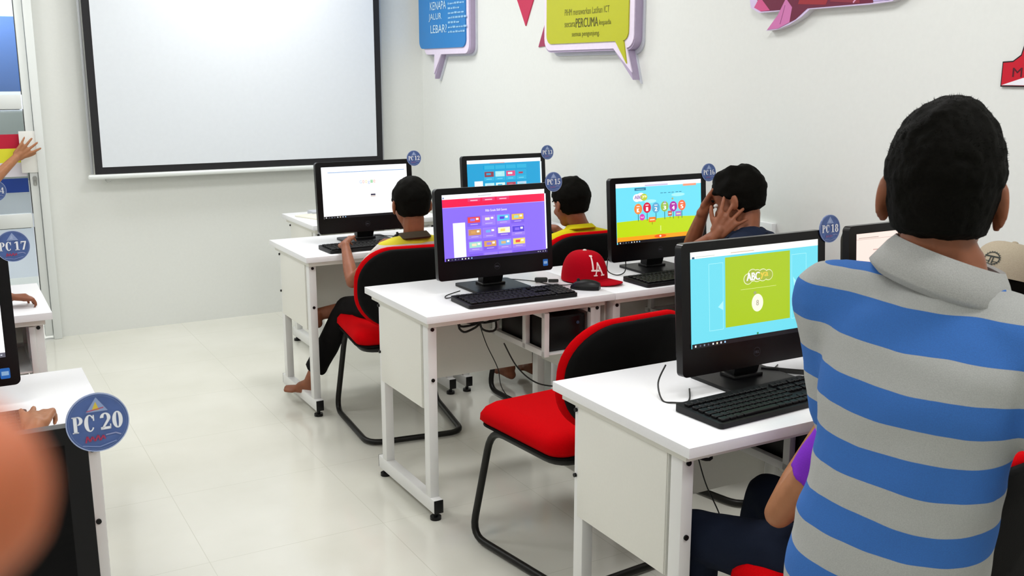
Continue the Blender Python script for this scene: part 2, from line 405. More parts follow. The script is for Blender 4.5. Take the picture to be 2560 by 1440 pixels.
# things in the corridor
b = MB(); b.box((-1.35, 4.25, 1.66), (1.1, 0.04, 0.46), mat('blue_board', '4a6cab', 0.6, noise_s=3, noise_a=0.05), 0.005)
b.build('notice_board', label='blue notice board seen through the upper glass of the door', category='board')
b = MB(); b.box((-1.30, 5.40, 1.02), (1.6, 0.26, 0.50), mat('corridor_cabinet', '6d7370', 0.5, noise_s=4, noise_a=0.08), 0.01)
b.build('cabinet', label='grey wall cabinet out in the corridor, seen through the middle door glass', category='cabinet')
nb = MB(); nb.box((-0.908, YF - 0.034, 1.105), (0.105, 0.005, 0.235), pr('ebebe6'), 0.001)
nb.build('paper_sheet', label='white paper sheet held against the door by a raised hand', category='paper')
# right wall trunking with socket
t = thing('wall_socket', 'white wall trunking with socket on the right wall behind the boy holding his head', 'socket', (XR, 0.12, 0.9))
b = MB(); b.box((-0.012, 0.0, 0.0), (0.024, 0.19, 0.10), mat('socket_plastic', 'eceeee', 0.35, noise_s=60, bump=0.01), 0.004); b.build('face_plate', t)
b = MB(); b.box((-0.027, -0.04, 0.01), (0.008, 0.02, 0.03), MATS['socket_plastic'], 0.002); b.build('switch', t)

# ceiling lamps
for k, (x, y) in enumerate(LAMPS):
    side = 'left' if x < -1 else 'right'
    t = thing('ceiling_light', 'square recessed ceiling light panel above the classroom, out of the picture', 'lamp', (x, y, ZC), 0, 'ceiling light panels')
    b = MB()
    for dx, dy, w, h in ((0, .31, .66, .04), (0, -.31, .66, .04), (.31, 0, .04, .58), (-.31, 0, .04, .58)): b.box((dx, dy, -0.012), (w, h, 0.024), alum_m, 0.003)
    b.build('frame', t)
    b = MB(); b.box((0, 0, -0.006), (0.58, 0.58, 0.01), emi('f4f8ff', 2.5)); b.build('diffuser', t)
    L = bpy.data.lights.new('lamp_light', 'AREA'); L.shape = 'SQUARE'; L.size = 0.56; L.energy = LAMP_W[0 if x < -1 else 1]; L.color = (1.0, 0.992, 0.985)
    lo = bpy.data.objects.new('lamp_light', L); COL.objects.link(lo); lo.parent = t; lo.location = (0, 0, -0.03)
L = bpy.data.lights.new('corridor_light', 'AREA'); L.size = 1.2; L.energy = 95  # added light, out of view, brightens the corridor behind the door glass
lo = bpy.data.objects.new('corridor_light', L); COL.objects.link(lo); lo.location = (-1.4, 4.0, 2.7)
b = MB(); b.box((-1.4, 4.0, 2.735), (0.6, 0.6, 0.03), emi('f4f8ff', 2.5)); b.build('corridor_fill_panel', label='unseen glowing panel added to brighten the corridor beyond the door', category='lamp')

# ---------------------------------------------------------------- projector screen
t = thing('projection_screen', 'large white projection screen with black border on the front wall', 'screen', (0.325, YF - 0.09, 0))
SX0, SX1, SZ0, SZ1 = -0.905, 0.893, 0.965, 2.42
scr = mat('screen_fabric', 'dfe4ea', 0.7, noise_s=40, noise_a=0.01); blk = mat('screen_border', '131217', 0.7, noise_s=60, noise_a=0.05)
b = MB(); b.box(((SX0 + SX1) / 2, 0.0, (SZ0 + SZ1) / 2), (SX1 - SX0, 0.004, SZ1 - SZ0), blk); b.build('border', t)
b = MB(); b.box(((SX0 + SX1) / 2, -0.0035, (SZ0 + SZ1) / 2), (SX1 - SX0 - 0.085, 0.003, SZ1 - SZ0 - 0.08), scr); b.build('screen_surface', t)
b = MB(); b.box(((SX0 + SX1) / 2 - 0.01, 0, SZ0 - 0.016), (SX1 - SX0 + 0.06, 0.035, 0.028), alum_m, 0.01, seg=3); b.build('bottom_bar', t)
b = MB(); b.tube([(SX0 + 0.05, -0.02, SZ0 - 0.03), (SX0 + 0.06, -0.02, SZ0 - 0.045), (SX0 + 0.08, -0.02, SZ0 - 0.04)], 0.004, MATS['lock_steel']); b.build('pull_hook', t)
b = MB(); b.box(((SX0 + SX1) / 2, 0.02, SZ1 + 0.05), (SX1 - SX0 + 0.12, 0.12, 0.11), alum_m, 0.012); b.build('screen_case', t)
for x in (SX0 - 0.012, SX1 + 0.012):  # plain grey strip along each side edge of the screen
    b = MB(); b.box((x, 0.03, (SZ0 + SZ1) / 2), (0.014, 0.02, SZ1 - SZ0), mat('strip_grey', 'b9bcc0', 0.4, 0.3, noise_s=50, bump=0.01), 0.003); b.build('edge_strip', t)

# ---------------------------------------------------------------- signs on the right wall (u runs towards -Y, v up)
def wallfn(y0, z0, off): return lambda u, v, w: V((XR - off - w, y0 - u, z0 + v))
def sign_slab(name, root, poly, off0, off1, m):
    b = MB(); b.prism(poly, off1 - off0, m, lambda u, v, w: V((XR - off0 - w, -u, v))); return b.build(name, root)
lilac = mat('sign_edge', 'b3a4c0', 0.5, noise_s=40, noise_a=0.03); lilac_l = mat('sign_rim', 'e9ddf0', 0.45, noise_s=40, noise_a=0.02)
clear = mat('acrylic_back', 'cfd2dc', 0.3, noise_s=40, noise_a=0.02)
def bubble(x0, z0, x1, z1, r, tail):
    """rounded rectangle with a pointed tail at the bottom: tail=(ua, tip_u, tip_v, ub)"""
    p = rrect(x0, z0, x1, z1, r, 5); i = 0
    # find insertion: after lower-left corner (3rd arc) ends, before lower-right arc
    k = 18
    return p[:k] + [(tail[0], z0), (tail[1], tail[2]), (tail[3], z0)] + p[k:]
# blue
t = thing('wall_sign', 'blue speech bubble sign with white writing on the right wall near the corner', 'sign', (0, -0.04, -0.005), 0, 'speech bubble signs')
P = bubble(-3.35, 1.665, -2.68, 2.35, 0.055, (-3.19, -3.195, 1.512, -3.09))
sign_slab('backing', t, [(u + 0.01, v - 0.012) for u, v in P], 0.0, 0.012, clear)
sign_slab('spacer', t, P, 0.012, 0.045, lilac)
sign_slab('rim', t, [(u * 0.97 - .0905, v * .985 + .027) if v > 1.6 else (u, v + 0.03) for u, v in P], 0.045, 0.052, lilac_l)
F = Flat(lambda u, v, w: V((XR - 0.062 - w, -u, v)), pr)
b = MB(); b.prism(rrect(-3.40, 1.705, -2.72, 2.32, 0.05), 0.008, pr('2f80c4'), lambda u, v, w: V((XR - 0.052 - w, -u, v))); b.build('face', t)
for i, wd in enumerate(('LEBAR?', 'JALUR', 'KENAPA')):
    F.text(wd, (-3.215, -3.24, -3.217)[i], 1.80 + i * 0.072, (0.24, 0.19, 0.235)[i], 0.050, 'c4e2f2', 0.0, False)
random.seed(3)
for i in range(12):   # small print too fine to read
    u = -2.955
    while u < -2.735 - 0.06 * (i % 3 == 2):
        w_ = random.uniform(0.015, 0.045); F.rect(u, 1.795 + i * 0.0285, u + w_, 1.804 + i * 0.0285 + random.choice([0, .003]), '8fc0e4', False); u += w_ + 0.007
F.build('lettering', t)
# yellow
t = thing('wall_sign', 'yellow-green speech bubble sign with dark lettering on the right wall', 'sign', (0, -0.037, -0.012), 0, 'speech bubble signs')
P = bubble(-1.80, 1.662, -0.99, 2.35, 0.06, (-1.155, -1.0, 1.525, -1.045))
sign_slab('backing', t, [(u + 0.012, v - 0.018) for u, v in P], 0.0, 0.01, clear)
sign_slab('spacer', t, P, 0.01, 0.05, lilac)
sign_slab('rim', t, [(u * .99 - 0.013, v * 0.99 + 0.026) if v > 1.6 else (u - 0.003, v + 0.035) for u, v in P], 0.05, 0.056, lilac_l)
P2 = bubble(-1.765, 1.705, -1.03, 2.32, 0.045, (-1.135, -1.04, 1.60, -1.065))
sign_slab('face', t, P2, 0.056, 0.062, pr('b9bb1e'))
F = Flat(lambda u, v, w: V((XR - 0.0625 - w, -u, v)), pr)
F.text('PIHM menawarkan Latihan ICT', -1.385, 1.842, 0.40, 0.032, '6b6a1a', 0.005)
F.text('secara', -1.535, 1.785, 0.1, 0.022, '6b6a1a', 0.01); F.text('PERCUMA', -1.38, 1.78, 0.20, 0.045, '4a4612', 0.012)
F.text('kepada', -1.22, 1.778, 0.1, 0.032, '6b6a1a', 0.01)
F.text('semua pengunjung.', -1.39, 1.73, 0.25, 0.03, '6b6a1a', 0.005); F.build('lettering', t)
# red arrow shapes on the wall
for nm, pts, lab in (('wall_decal', [(-2.19, 2.02), (-1.91, 2.02), (-2.045, 1.80)], 'red downward triangle on the right wall between the blue and yellow signs'),
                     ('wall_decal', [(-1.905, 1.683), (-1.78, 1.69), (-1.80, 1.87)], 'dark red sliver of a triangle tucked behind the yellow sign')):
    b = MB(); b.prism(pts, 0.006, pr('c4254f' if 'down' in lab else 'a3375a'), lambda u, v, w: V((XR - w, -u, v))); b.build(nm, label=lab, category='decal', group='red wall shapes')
# pink picture bubble
t = thing('wall_sign', 'pink and purple flower picture bubble high on the right wall', 'sign', (0, 0, 0), 0, 'speech bubble signs')
PP = [(-0.21, 2.3), (-0.215, 1.86), (-0.2, 1.80), (-0.15, 1.778), (-0.03, 1.779), (-0.045, 1.745), (-0.075, 1.722), (-0.108, 1.708), (-0.05, 1.71), (0.02, 1.727), (0.08, 1.752), (0.12, 1.778), (0.40, 1.78), (0.50, 1.785), (0.555, 1.81), (0.575, 1.87), (0.575, 2.3)]
sign_slab('backing', t, PP, 0.0, 0.03, mat('sign_edge_white', 'e6e4ea', 0.5, noise_s=40, noise_a=0.02)); sign_slab('face', t, PP, 0.03, 0.033, pr('d9c7ea'))
F = Flat(lambda u, v, w: V((XR - 0.034 - w, -u, v)), pr)
F.poly([(-0.17, 1.84), (-0.14, 1.783), (-0.03, 1.783), (-0.043, 1.75), (-0.1, 1.711), (-0.04, 1.714), (0.05, 1.744), (0.11, 1.782), (0.42, 1.785), (0.44, 2.25), (-0.12, 2.25)], '6d1f3c')
F.poly([(-0.18, 1.80), (-0.14, 1.783), (-0.09, 1.785), (-0.15, 1.84)], 'd2578c')
F.poly([(-0.1, 1.711), (-0.04, 1.714), (0.02, 1.735), (0.03, 1.79), (-0.005, 1.825), (-0.045, 1.765)], 'cf77b0')
F.line([(-0.03, 1.73), (-0.02, 1.76), (-0.008, 1.80)], 0.003, '8f3f74')
F.poly([(0.06, 1.80), (0.2, 1.79), (0.24, 1.86), (0.1, 1.9)], '9c2a34'); F.poly([(-0.13, 1.83), (-0.02, 1.82), (0.0, 1.9), (-0.1, 1.95)], '40142c')
F.poly([(0.22, 1.80), (0.36, 1.787), (0.35, 1.9), (0.26, 1.88)], '8c3040'); F.line([(0.33, 1.79), (0.37, 1.83), (0.38, 1.9)], 0.006, 'd9a0c4')
F.poly([(0.42, 1.79), (0.49, 1.79), (0.54, 1.82), (0.56, 1.87), (0.56, 2.2), (0.42, 2.2)], 'c6b4e6')
F.build('picture', t)
# red logo at the right edge
t = thing('wall_logo', 'red and white emblem sign with black outline at the right edge of the wall', 'sign', (0, 0, 0))
PL = [(0.925, 1.503), (0.925, 1.58), (0.96, 1.582), (0.985, 1.60), (1.0, 1.66), (1.16, 1.66), (1.175, 1.60), (1.2, 1.582), (1.235, 1.58), (1.235, 1.503)]
sign_slab('outline', t, PL, 0.0, 0.008, pr('1f1016'))
sign_slab('face', t, [(0.929, 1.507), (0.929, 1.576), (0.962, 1.578), (0.989, 1.597), (1.004, 1.656), (1.156, 1.656), (1.171, 1.597), (1.198, 1.578), (1.231, 1.576), (1.231, 1.507)], 0.008, 0.0095, pr('c8102a'))
F = Flat(lambda u, v, w: V((XR - 0.0098 - w, -u, v)), pr)
F.poly([(0.93, 1.508), (1.23, 1.508), (1.16, 1.53), (1.08, 1.536), (1.0, 1.53)], 'f0eef6')
F.text('M', 0.98, 1.533, 0.032, 0.028, '551020', 0.005); F.build('lettering', t)

# ================================================================= DESKS
DW, DD, DZ = 0.765, 0.565, 0.75
def make_desk():
    t = thing('computer_desk', 'desk', 'desk')
    b = MB(); b.box((DW / 2, DD / 2, DZ - 0.0125), (DW - 0.002, DD, 0.025), lam_m, 0.0015); b.build('desktop', t)
    b = MB(); b.box((DW / 2, DD / 2 + 0.01, DZ - 0.037), (DW - 0.045, DD - 0.05, 0.022), panel_m, 0.001); b.build('apron', t)
    for x, sgn in ((0.045, -1), (DW - 0.045, 1)):
        for y in (0.075, 0.475):
            b = MB(); b.box((x, y, 0.40), (0.034, 0.042, 0.645), steel_m, 0.003)
            for z in (0.69, 0.51):
                b.cyl((x, y - 0.0225, z), 0.0065, 0.005, blackp, 'y', 12)
                if y > .3: b.cyl((x + sgn * 0.0205, y + 0.012, z), 0.0055, 0.006, blackp, 'x', 12)
            b.build('leg', t)
        b = MB(); b.box((x, 0.28, 0.055), (0.036, 0.51, 0.05), steel_m, 0.003); f = b.build('foot_bar', t)
        for y in (0.0235, 0.5365): b = MB(); b.box((x, y, 0.055), (0.0345, 0.004, 0.048), blackp, 0.001); b.build('end_cap', f)
        for y in (0.05, 0.51): b = MB(); b.cyl((x, y, 0.006), 0.02, 0.012, blackp, 'z', 16); b.cyl((x, y, 0.02), 0.008, 0.02, blackp, 'z', 10); b.build('levelling_foot', f)
        b = MB(); b.box((x + sgn * 0.008, 0.285, 0.562), (0.016, 0.36, 0.33), panel_m, 0.001)
        b.box((x + sgn * 0.0175, 0.292, 0.562), (0.004, 0.37, 0.326), panel_m, 0.001); b.build('side_panel', t)
    b = MB(); b.box((DW / 2, 0.50, 0.548), (DW - 0.13, 0.016, 0.36), panel_m, 0.001); b.build('modesty_panel', t)
    b = MB()   # hanging rack for the computer box
    for x in (0.50, 0.70):
        b.box((x, 0.26, 0.685), (0.02, 0.42, 0.022), steel_m, 0.002); b.box((x, 0.26, 0.54), (0.02, 0.42, 0.022), steel_m, 0.002)
        for y in (0.06, 0.2, 0.44): b.box((x, y, 0.612), (0.02, 0.024, 0.165), steel_m, 0.002)
    b.box((0.6, 0.44, 0.54), (0.2, 0.02, 0.02), steel_m, 0.002); b.box((0.6, 0.26, 0.535), (0.2, 0.4, 0.006), steel_m)
    b.build('rack', t)
    return t
desk0 = make_desk()
X15, Y15 = -0.01, 0.0
def place(proto, x, y, rz, label, group, first=[True], z=0):
    pass
DESKS = [
    (X15, 0.0, 'white computer desk with a side panel, standing behind the empty red chair', 'right'),
    (X15 + DW, 0.0, 'white computer desk at which the boy holding his head sits', 'right'),
    (-0.021, -1.3805, 'nearest white computer desk on the right, left of the striped boy', 'right'),
    (-0.021 + DW, -1.3805, 'white computer desk hidden behind the striped boy, by the right wall', 'right'),
    (-0.0075, 1.2694, 'white computer desk where the boy in yellow and white types', 'right'),
    (-0.0075 + DW, 1.2694, 'white computer desk in the corner, where the boy in plain yellow sits', 'right'),
    (-1.084 - DW, -0.633, 'bright white desk at the left edge, its right corner over the aisle', 'left'),
    (-1.086 - DW, 0.69, 'farther white desk at the left edge, a resting hand on it', 'left'),
    (-1.11 - DW, -2.02, 'white desk at the lower left, under the monitor tagged 20', 'left'),
    (0.327, 2.17, 'white desk at the very front below the right end of the projection screen', 'front'),
]
for k, (x, y, lab, side) in enumerate(DESKS):
    if k == 0: o = desk0; o.location = (x, y, 0); o['label'] = lab
    else: o = dup(desk0, (x, y, 0), 0, lab)
    o['group'] = {'right': 'desks on the right of the aisle', 'left': 'desks on the left of the aisle', 'front': 'desks on the right of the aisle'}[side]

# computer box in the rack, only where seen
for k, (x, y, lab) in enumerate([(X15 + 0.6, 0.25, 'black computer box in the rack under the desk behind the empty chair'),
                                 (-0.021 + 0.6, -1.3805 + 0.25, 'black computer box in the rack under the nearest right desk')]):
    t = thing('computer_box', lab, 'computer', (x, y, 0.5385), 0, 'computer boxes under the desks')
    b = MB(); b.box((0, 0, 0.066), (0.17, 0.34, 0.13), blackp, 0.004); b.build('case', t)
    b = MB(); b.box((0, -0.171, 0.066), (0.16, 0.004, 0.12), blackg, 0.002); b.cyl((0.05, -0.174, 0.1), 0.006, 0.004, pr('3b4a66'), 'y', 12); b.build('front_panel', t)

# ================================================================= MONITORS
MW, MH = 0.487, 0.336
def screen_art(F, kind):
    """F in metres, origin lower-left of the visible screen (.432 x .24)"""
    w, h = 0.432, 0.242
    U = lambda a: a * w
    Vv = lambda a: a * h
    def rect(a, b_, c, d, col): F.rect(U(a), Vv(b_), U(c), Vv(d), col)
    def taskbar(col='0c0c12'):
        rect(0, 0, 1, 0.048, col)
        for i, x in enumerate((0.02, 0.055, 0.085, 0.115, 0.15, 0.18, 0.21, 0.24)):
            F.rect(U(x), Vv(0.014), U(x) + 0.0045, Vv(0.034), ('ffffff', '555566', '778899', '555566', 'e8eef6', 'f4e8c8', 'dfe9ff', '9fd0ff')[i], False)
        for x in (0.9, 0.92, 0.95, 0.975): F.rect(U(x), Vv(0.018), U(x) + 0.004, Vv(0.03), 'c8ccd8', False)
        F.w += 0.0001
    if kind == 12:
        rect(0, 0, 1, 1, 'ffffff'); rect(0.07, .885, .97, .895, '4f8fd0'); rect(0.0, .95, 1, 1, 'f4f6fb')
        for i, (ch, c) in enumerate(zip('Google', ('a8c0f0', 'f4b4ac', 'f6dc9c', 'a8c0f0', 'a8d8b0', 'f4b4ac'))):
            F.text(ch, U(0.445 + i * 0.032), Vv(0.655 if ch != 'g' else .635), U(0.024), Vv(0.06), c, 0.01)
        rect(0.555, .41, .61, .44, '2a2440'); rect(.555, .385, .61, .405, 'c8b8b0'); taskbar()
    elif kind == 15:
        rect(0, 0, 1, 1, '8a6cf2'); rect(0, .93, 1, 1, 'ffffff'); rect(0.005, .94, .02, .965, '8896c0')
        rect(.34, .958, .47, .966, '9aa0b0'); rect(0, .81, 1, .93, 'f0104c'); rect(0, .8, 1, .81, 'b79af8')
        for a in (.24, .38, .52): rect(a, .875, a + .12, .928, 'e4386e'); rect(a + .025, .885, a + .095, .9, 'f8b8cc')
        F.text('Fifth Grade Skill Games', U(.51), Vv(.71), U(.21), Vv(.035), 'f4ecff', 0.015)
        rect(.09, .048, .205, .57, 'fefefc')
        cols = ['e84a50', 'a07cf4', '58c0ee', 'e8c050', 'c89060', '9a78f0', 'f0f0d0', '5a44d8', 'a0d8d0', 'd8a060', '74aef4', 'f0dc70', '8a6cf2', 'f0e0c0', '9a78f0', 'd8b880']
        for r in range(4):
            for q in range(4):
                a = .225 + q * .142; v1 = .655 - r * .19
                v0 = max(v1 - .155, .048)
                rect(a, v0, a + .13, v1, '9c7ff4' if (q + r) % 3 else '7f5fe6')
                if v1 - .105 > .05:
                    rect(a + .006, v1 - .1, a + .124, v1 - .012, cols[r * 4 + q])
                    c2 = cols[(r * 4 + q + 5) % 16]
                    rect(a + .03, v1 - .075, a + .075, v1 - .035, c2); rect(a + .085, v1 - .06, a + .11, v1 - .03, 'fff8e8')
                    rect(a + .03, v1 - .13, a + .1, v1 - .12, 'cbb8fa')
                elif v1 - .05 > .04: rect(a + .006, .05, a + .124, v1 - .012, cols[r * 4 + q])
        rect(.985, .06, 1, .93, 'f4f0ff'); taskbar('1c1040')
    elif kind == 13:
        rect(0, 0, 1, 1, '0f9cd0'); rect(0, .925, 1, 1, 'f6fcfe'); rect(.3, .92, .5, .935, 'e09a8c')
        rect(.09, .05, .2, .56, 'f6f8fa'); cols = ['8a3848', 'a8e4e8', 'd84a80', '18a4d4', 'b4e8f0', 'd4f0ea', 'a84058', 'b8d0e4', '30b0d8', 'c06070', '90d0e0', 'f0d090']
        for r in range(3):
            for q in range(4):
                a = .22 + q * .145; v1 = .76 - r * .24
                rect(a, v1 - .2, a + .135, v1, '28aed8'); rect(a + .006, v1 - .12, a + .129, v1 - .01, cols[r * 4 + q]); rect(a + .03, v1 - .08, a + .09, v1 - .04, cols[(r * 4 + q + 3) % 12])
                rect(a + .03, v1 - .17, a + .1, v1 - .16, '8fdcf0')
        for q in range(4): rect(.22 + q * .145, .8, .355 + q * .145, .88, '28aed8')
        rect(.98, .06, 1, .92, 'e8f6fc'); taskbar()
    elif kind == 16:
        rect(0, 0, 1, 1, '6fdcf4'); rect(0, .93, 1, 1, 'fdf8ff'); rect(.33, .935, .6, .96, 'c8c0e0'); rect(.78, .9, .94, .935, 'f09a78')
        F.disc(U(.39), Vv(.68), U(.07), Vv(.03), 'a8ecf8'); F.disc(U(.72), Vv(.76), U(.08), Vv(.03), 'a8ecf8')
        [rect(a, .8, a + .03, .812, '3a8aa8') for a in (.51, .55, .60, .64, .69, .73)]
        rect(.21, .87, .34, .915, '2c7a9c'); rect(.23, .885, .32, .893, '9ad8ec')
        hx = lambda c, u, v, r: F.disc(U(u), Vv(v), U(r), Vv(r * 1.45), c)
        hx('f4f2ff', .235, .75, .045); hx('f4f2ff', .28, .76, .05); hx('b8cc3c', .315, .755, .04)
        F.text('ABC', U(.25), Vv(.73), U(.085), Vv(.06), 'a88ab8', 0.05); F.text('ya', U(.32), Vv(.735), U(.05), Vv(.05), 'f8f0c0', 0.04)
        F.poly([(0, Vv(.11)), (U(1), Vv(.11)), (U(1), Vv(.37)), (U(.7), Vv(.395)), (U(.35), Vv(.385)), (0, Vv(.37))], 'bcd812')
        rect(0, .03, 1, .115, 'f9a01c')
        for i, (c, ch) in enumerate((('f08a3c', 'K'), ('d4143c', '1'), ('5aa8d0', '2'), ('94bc4c', '3'), ('ac2ea4', '4'), ('f27040', '5'))):
            x = .245 + i * .102; y = .565 + .012 * (i % 2)
            rect(x - .004, .36, x + .004, .5, '2a7a70'); F.disc(U(x), Vv(y), U(.046), Vv(.088), c)
            F.text(ch, U(x), Vv(y - .055), U(.027 if ch != '1' else .011), Vv(.065), 'ffffff', 0.06); rect(x - .018, y + .035, x + .018, y + .05, 'f4e4ec')
        F.disc(U(.285), Vv(.425), U(.03), Vv(.055), 'd43cb0'); F.text('Pre-K', U(.285), Vv(.41), U(.035), Vv(.03), 'ffe0f4', 0.03)
        for x, y, c, s_ in ((.4, .33, 'f07a1c', .04), (.61, .41, 'c06858', .025), (.71, .395, 'a878c8', .035)):
            rect(x - s_, y, x + s_, y + .085, c); rect(x - s_ * .7, y + .03, x + s_ * .7, y + .05, 'fcd8b0'); rect(x - .003, y - .04, x + .003, y, '80701c')
        rect(.493, .17, .5, .26, 'e8f4a0'); F.disc(U(.49), Vv(.085), U(.07), Vv(.028), 'ee5a14'); F.disc(U(.49), Vv(.085), U(.012), Vv(.016), 'ffe8d0')
        F.disc(U(.55), Vv(.65), U(.012), Vv(.02), 'a8a0c8'); F.disc(U(.64), Vv(.7), U(.012), Vv(.02), 'a8b080'); rect(0, 0, 1, .03, '14100c'); taskbar()
    elif kind == 18:
        rect(0, 0, 1, 1, '6ed8ea'); rect(0, .93, 1, 1, 'f4f4ee'); rect(.04, .945, .18, .95, 'b8c8c4'); rect(.3, .95, .48, .956, 'c8a890'); rect(.012, .93, .03, .95, '2a5a78')
        for a, b2 in ((.135, .24), (.78, .9)):
            F.line([(U(a), Vv(.16)), (U(b2), Vv(.16)), (U(b2), Vv(.86)), (U(a), Vv(.86)), (U(a), Vv(.16))], 0.0012, 'a6ecf4')
        F.poly([(U(.2), Vv(.4)), (U(.24), Vv(.46)), (U(.24), Vv(.36))], 'a8ecf6'); F.poly([(U(.8), Vv(.52)), (U(.84), Vv(.52)), (U(.79), Vv(.62))], 'a8ecf6')
        rect(.255, .17, .765, .91, 'a6c41a')
        for x, y, r in ((.43, .655, .035), (.465, .69, .04), (.50, .68, .04), (.545, .68, .04), (.59, .675, .035)): F.disc(U(x), Vv(y), U(r), Vv(r * 1.7), 'e2e8b8')
        for x, y, r in ((.43, .655, .03), (.465, .69, .035), (.50, .68, .035), (.545, .68, .035), (.59, .675, .03)): F.disc(U(x), Vv(y), U(r), Vv(r * 1.7), 'a2b43a')
        F.text('ABC', U(.468), Vv(.635), U(.1), Vv(.085), 'f4f0fa', 0.05); F.text('ya', U(.555), Vv(.64), U(.06), Vv(.07), 'e0c848', 0.04)
        F.line([(U(.37), Vv(.55)), (U(.65), Vv(.55))], 0.0012, 'd4e088'); F.disc(U(.5), Vv(.39), U(.045), Vv(.095), 'f6f4dc'); F.text('8', U(.5), Vv(.36), U(.02), Vv(.06), 'b0a898', 0.02)
        F.disc(U(.48), Vv(.5), U(.012), Vv(.018), 'a0a868'); F.disc(U(.5), Vv(.06), U(.008), Vv(.012), '2a8a60'); taskbar()
    elif kind == 19:
        rect(0, 0, 1, 1, 'fbe2d8'); rect(0.0, .93, 1, .935, 'c8b4ac'); rect(.02, .945, .2, .952, 'a89890')
        for i in range(12): rect(.15 + .2 * (i % 4), .8 - .12 * (i // 4) - .03 * (i % 2), .22 + .2 * (i % 4), .81 - .12 * (i // 4) - .03 * (i % 2), 'c8a49c')
        taskbar()
    else:
        rect(0, 0, 1, 1, 'fdfdff'); rect(0, .93, 1, .95, 'd8e0ec'); taskbar('5a5a66')

def make_monitor(num, x, y, label, tilt=4.5, cap=''):
    """origin: stand base on the desk; screen faces -Y"""
    t = thing('computer_monitor', label, 'computer', (x, y, DZ + (-0.0 if num != 20 else 0.0)), 0, 'black all-in-one computers on the desks')
    drop = -0.022 if num == 20 else 0
    piv = M.Translation((0, 0, 0.05 + drop)) @ M.Rotation(math.radians(-tilt), 4, 'X')
    T = lambda u, w, v: piv @ V((u, w, v))
    # housing: front bezel plate with rounded corners + bulging back
    b = MB(); fn = lambda u, v, w: T(u, -0.012 + w, v)
    b.prism(rrect(-MW / 2, 0, MW / 2, MH, 0.014), 0.024, blackg, fn)
    def ring(s, hw, z0, z1, r): return [T(u, s, v) for u, v in rrect(-hw, z0, hw, z1, r, 5)]
    b.loft([ring(0.012, MW / 2 - 0.003, 0.003, MH - 0.003, 0.014), ring(0.03, MW / 2 - 0.012, 0.02, MH - 0.012, 0.03), ring(0.052, MW / 2 - 0.05, 0.05, MH - 0.05, 0.05)], blackp)
    b.build('housing', t)
    # thin gloss frame around screen
    F = Flat(lambda u, v, w: T(u - 0.216, -0.0125 - w, v + 0.071), lambda c: emi(c, 1.12))
    if num != 20: screen_art(F, num)
    F.mb.box(T(0, -0.0105, 0.192), (0.434, 0.003, 0.244), blackg, rot=M.Rotation(math.radians(-tilt), 4, 'X'))
    F.build('screen', t)
    G = Flat(lambda u, v, w: T(u, -0.0122 - w, v), pr)
    G.ring(0, 0.036, 0.012, 0.012, 0.0112, 0.0112, '3a3a40'); G.text('DELL', 0, 0.0325, 0.016, 0.0065, '4a4a52', 0.03)
    G.rr(0.2, 0.018, 0.222, 0.044, 0.003, '2a6fc8'); G.rect(.203, .026, .219, .036, '9cc4ee'); G.build('maker_logo', t)
    b = MB(); b.hull([T(u, w, v) for u in (-0.045, 0.045) for w, v in ((0.015, 0.02), (0.05, 0.02), (0.05, 0.12), (0.03, 0.12))] + [V((u, w, 0.01)) for u in (-0.04, 0.04) for w in (0.03, 0.07)], blackp)
    b.mats = [blackp]; b.build('stand_neck', t)
    b = MB(); b.prism(rrect(-0.115, -0.075, 0.115, 0.125, 0.015), 0.009, blackp, lambda u, v, w: V((u, v, w + 0.001))); b.box((0, 0.045, 0.014), (0.1, 0.06, 0.012), blackp, 0.004); b.build('stand_base', t)
    # round number tag clipped to the top right corner
    B = MB(); cx, cz = 0.2575, MH + 0.0015
    B.prism([(cx + 0.0375 * math.cos(a * PI / 24), cz + 0.0375 * math.sin(a * PI / 24)) for a in range(48)], 0.003, mat('tag_blue', '4a629c', 0.25, noise_s=60, noise_a=0.12), lambda u, v, w: T(u, -0.016 + w, v))
    bd = B.build('number_tag', t)
    F = Flat(lambda u, v, w: T(u + cx, -0.0161 - w, v + cz), pr)
    F.ring(0, 0, 0.0375, 0.0375, 0.0362, 0.0362, 'a9b6d8', n=48); F.ring(0, 0, 0.0345, 0.0345, 0.0339, 0.0339, '6f84b4', n=48)
    F.poly([(-0.013, 0.014), (0.013, 0.014), (0, 0.0325)], '92a4cc'); F.poly([(-0.006, 0.016), (0.003, 0.016), (-0.001, 0.027)], 'd9c04a' if num == 20 else 'a9b8d8'); F.line([(-0.012, 0.0155), (0.008, 0.0185)], 0.0012, 'c0506a' if num == 20 else '8a9cc8')
    F.word('PC', -0.030, -0.010, 0.0125, 0.021, 'f0f2f8'); F.word(str(num), 0.003, -0.010, 0.0125, 0.021, 'f0f2f8')
    F.line([(-0.016, -0.024), (-0.014, -0.016), (-0.011, -0.023), (-0.008, -0.017), (-0.005, -0.023), (-0.001, -0.016), (0.001, -0.023), (0.005, -0.017), (0.007, -0.022)], 0.0018, 'b03a5a' if num in (17, 20) else '8f6fa0'); F.line([(0.008, -0.017), (0.02, -0.016), (0.026, -0.019)], 0.0015, '9aa0c8'); F.line([(-0.02, -0.027), (0, -0.031), (0.02, -0.026)], 0.001, '8fa0d0')
    F.build('tag_lettering', bd)
    # side port lump
    return t
R = 0.40
make_monitor(15, X15 + R + 0.024, 0.295, 'black monitor tagged PC 15 showing a purple game page, left of the red cap')
make_monitor(16, X15 + DW + R + 0.022, 0.295, 'black monitor tagged PC 16 showing a blue sky and green field game')
make_monitor(18, -0.021 + R + 0.052, -1.085, 'large near monitor tagged PC 18 showing a lime square on cyan')
make_monitor(19, -0.021 + DW + R - 0.13 , -1.08, 'black monitor with a pale pink page, partly behind the striped boy')
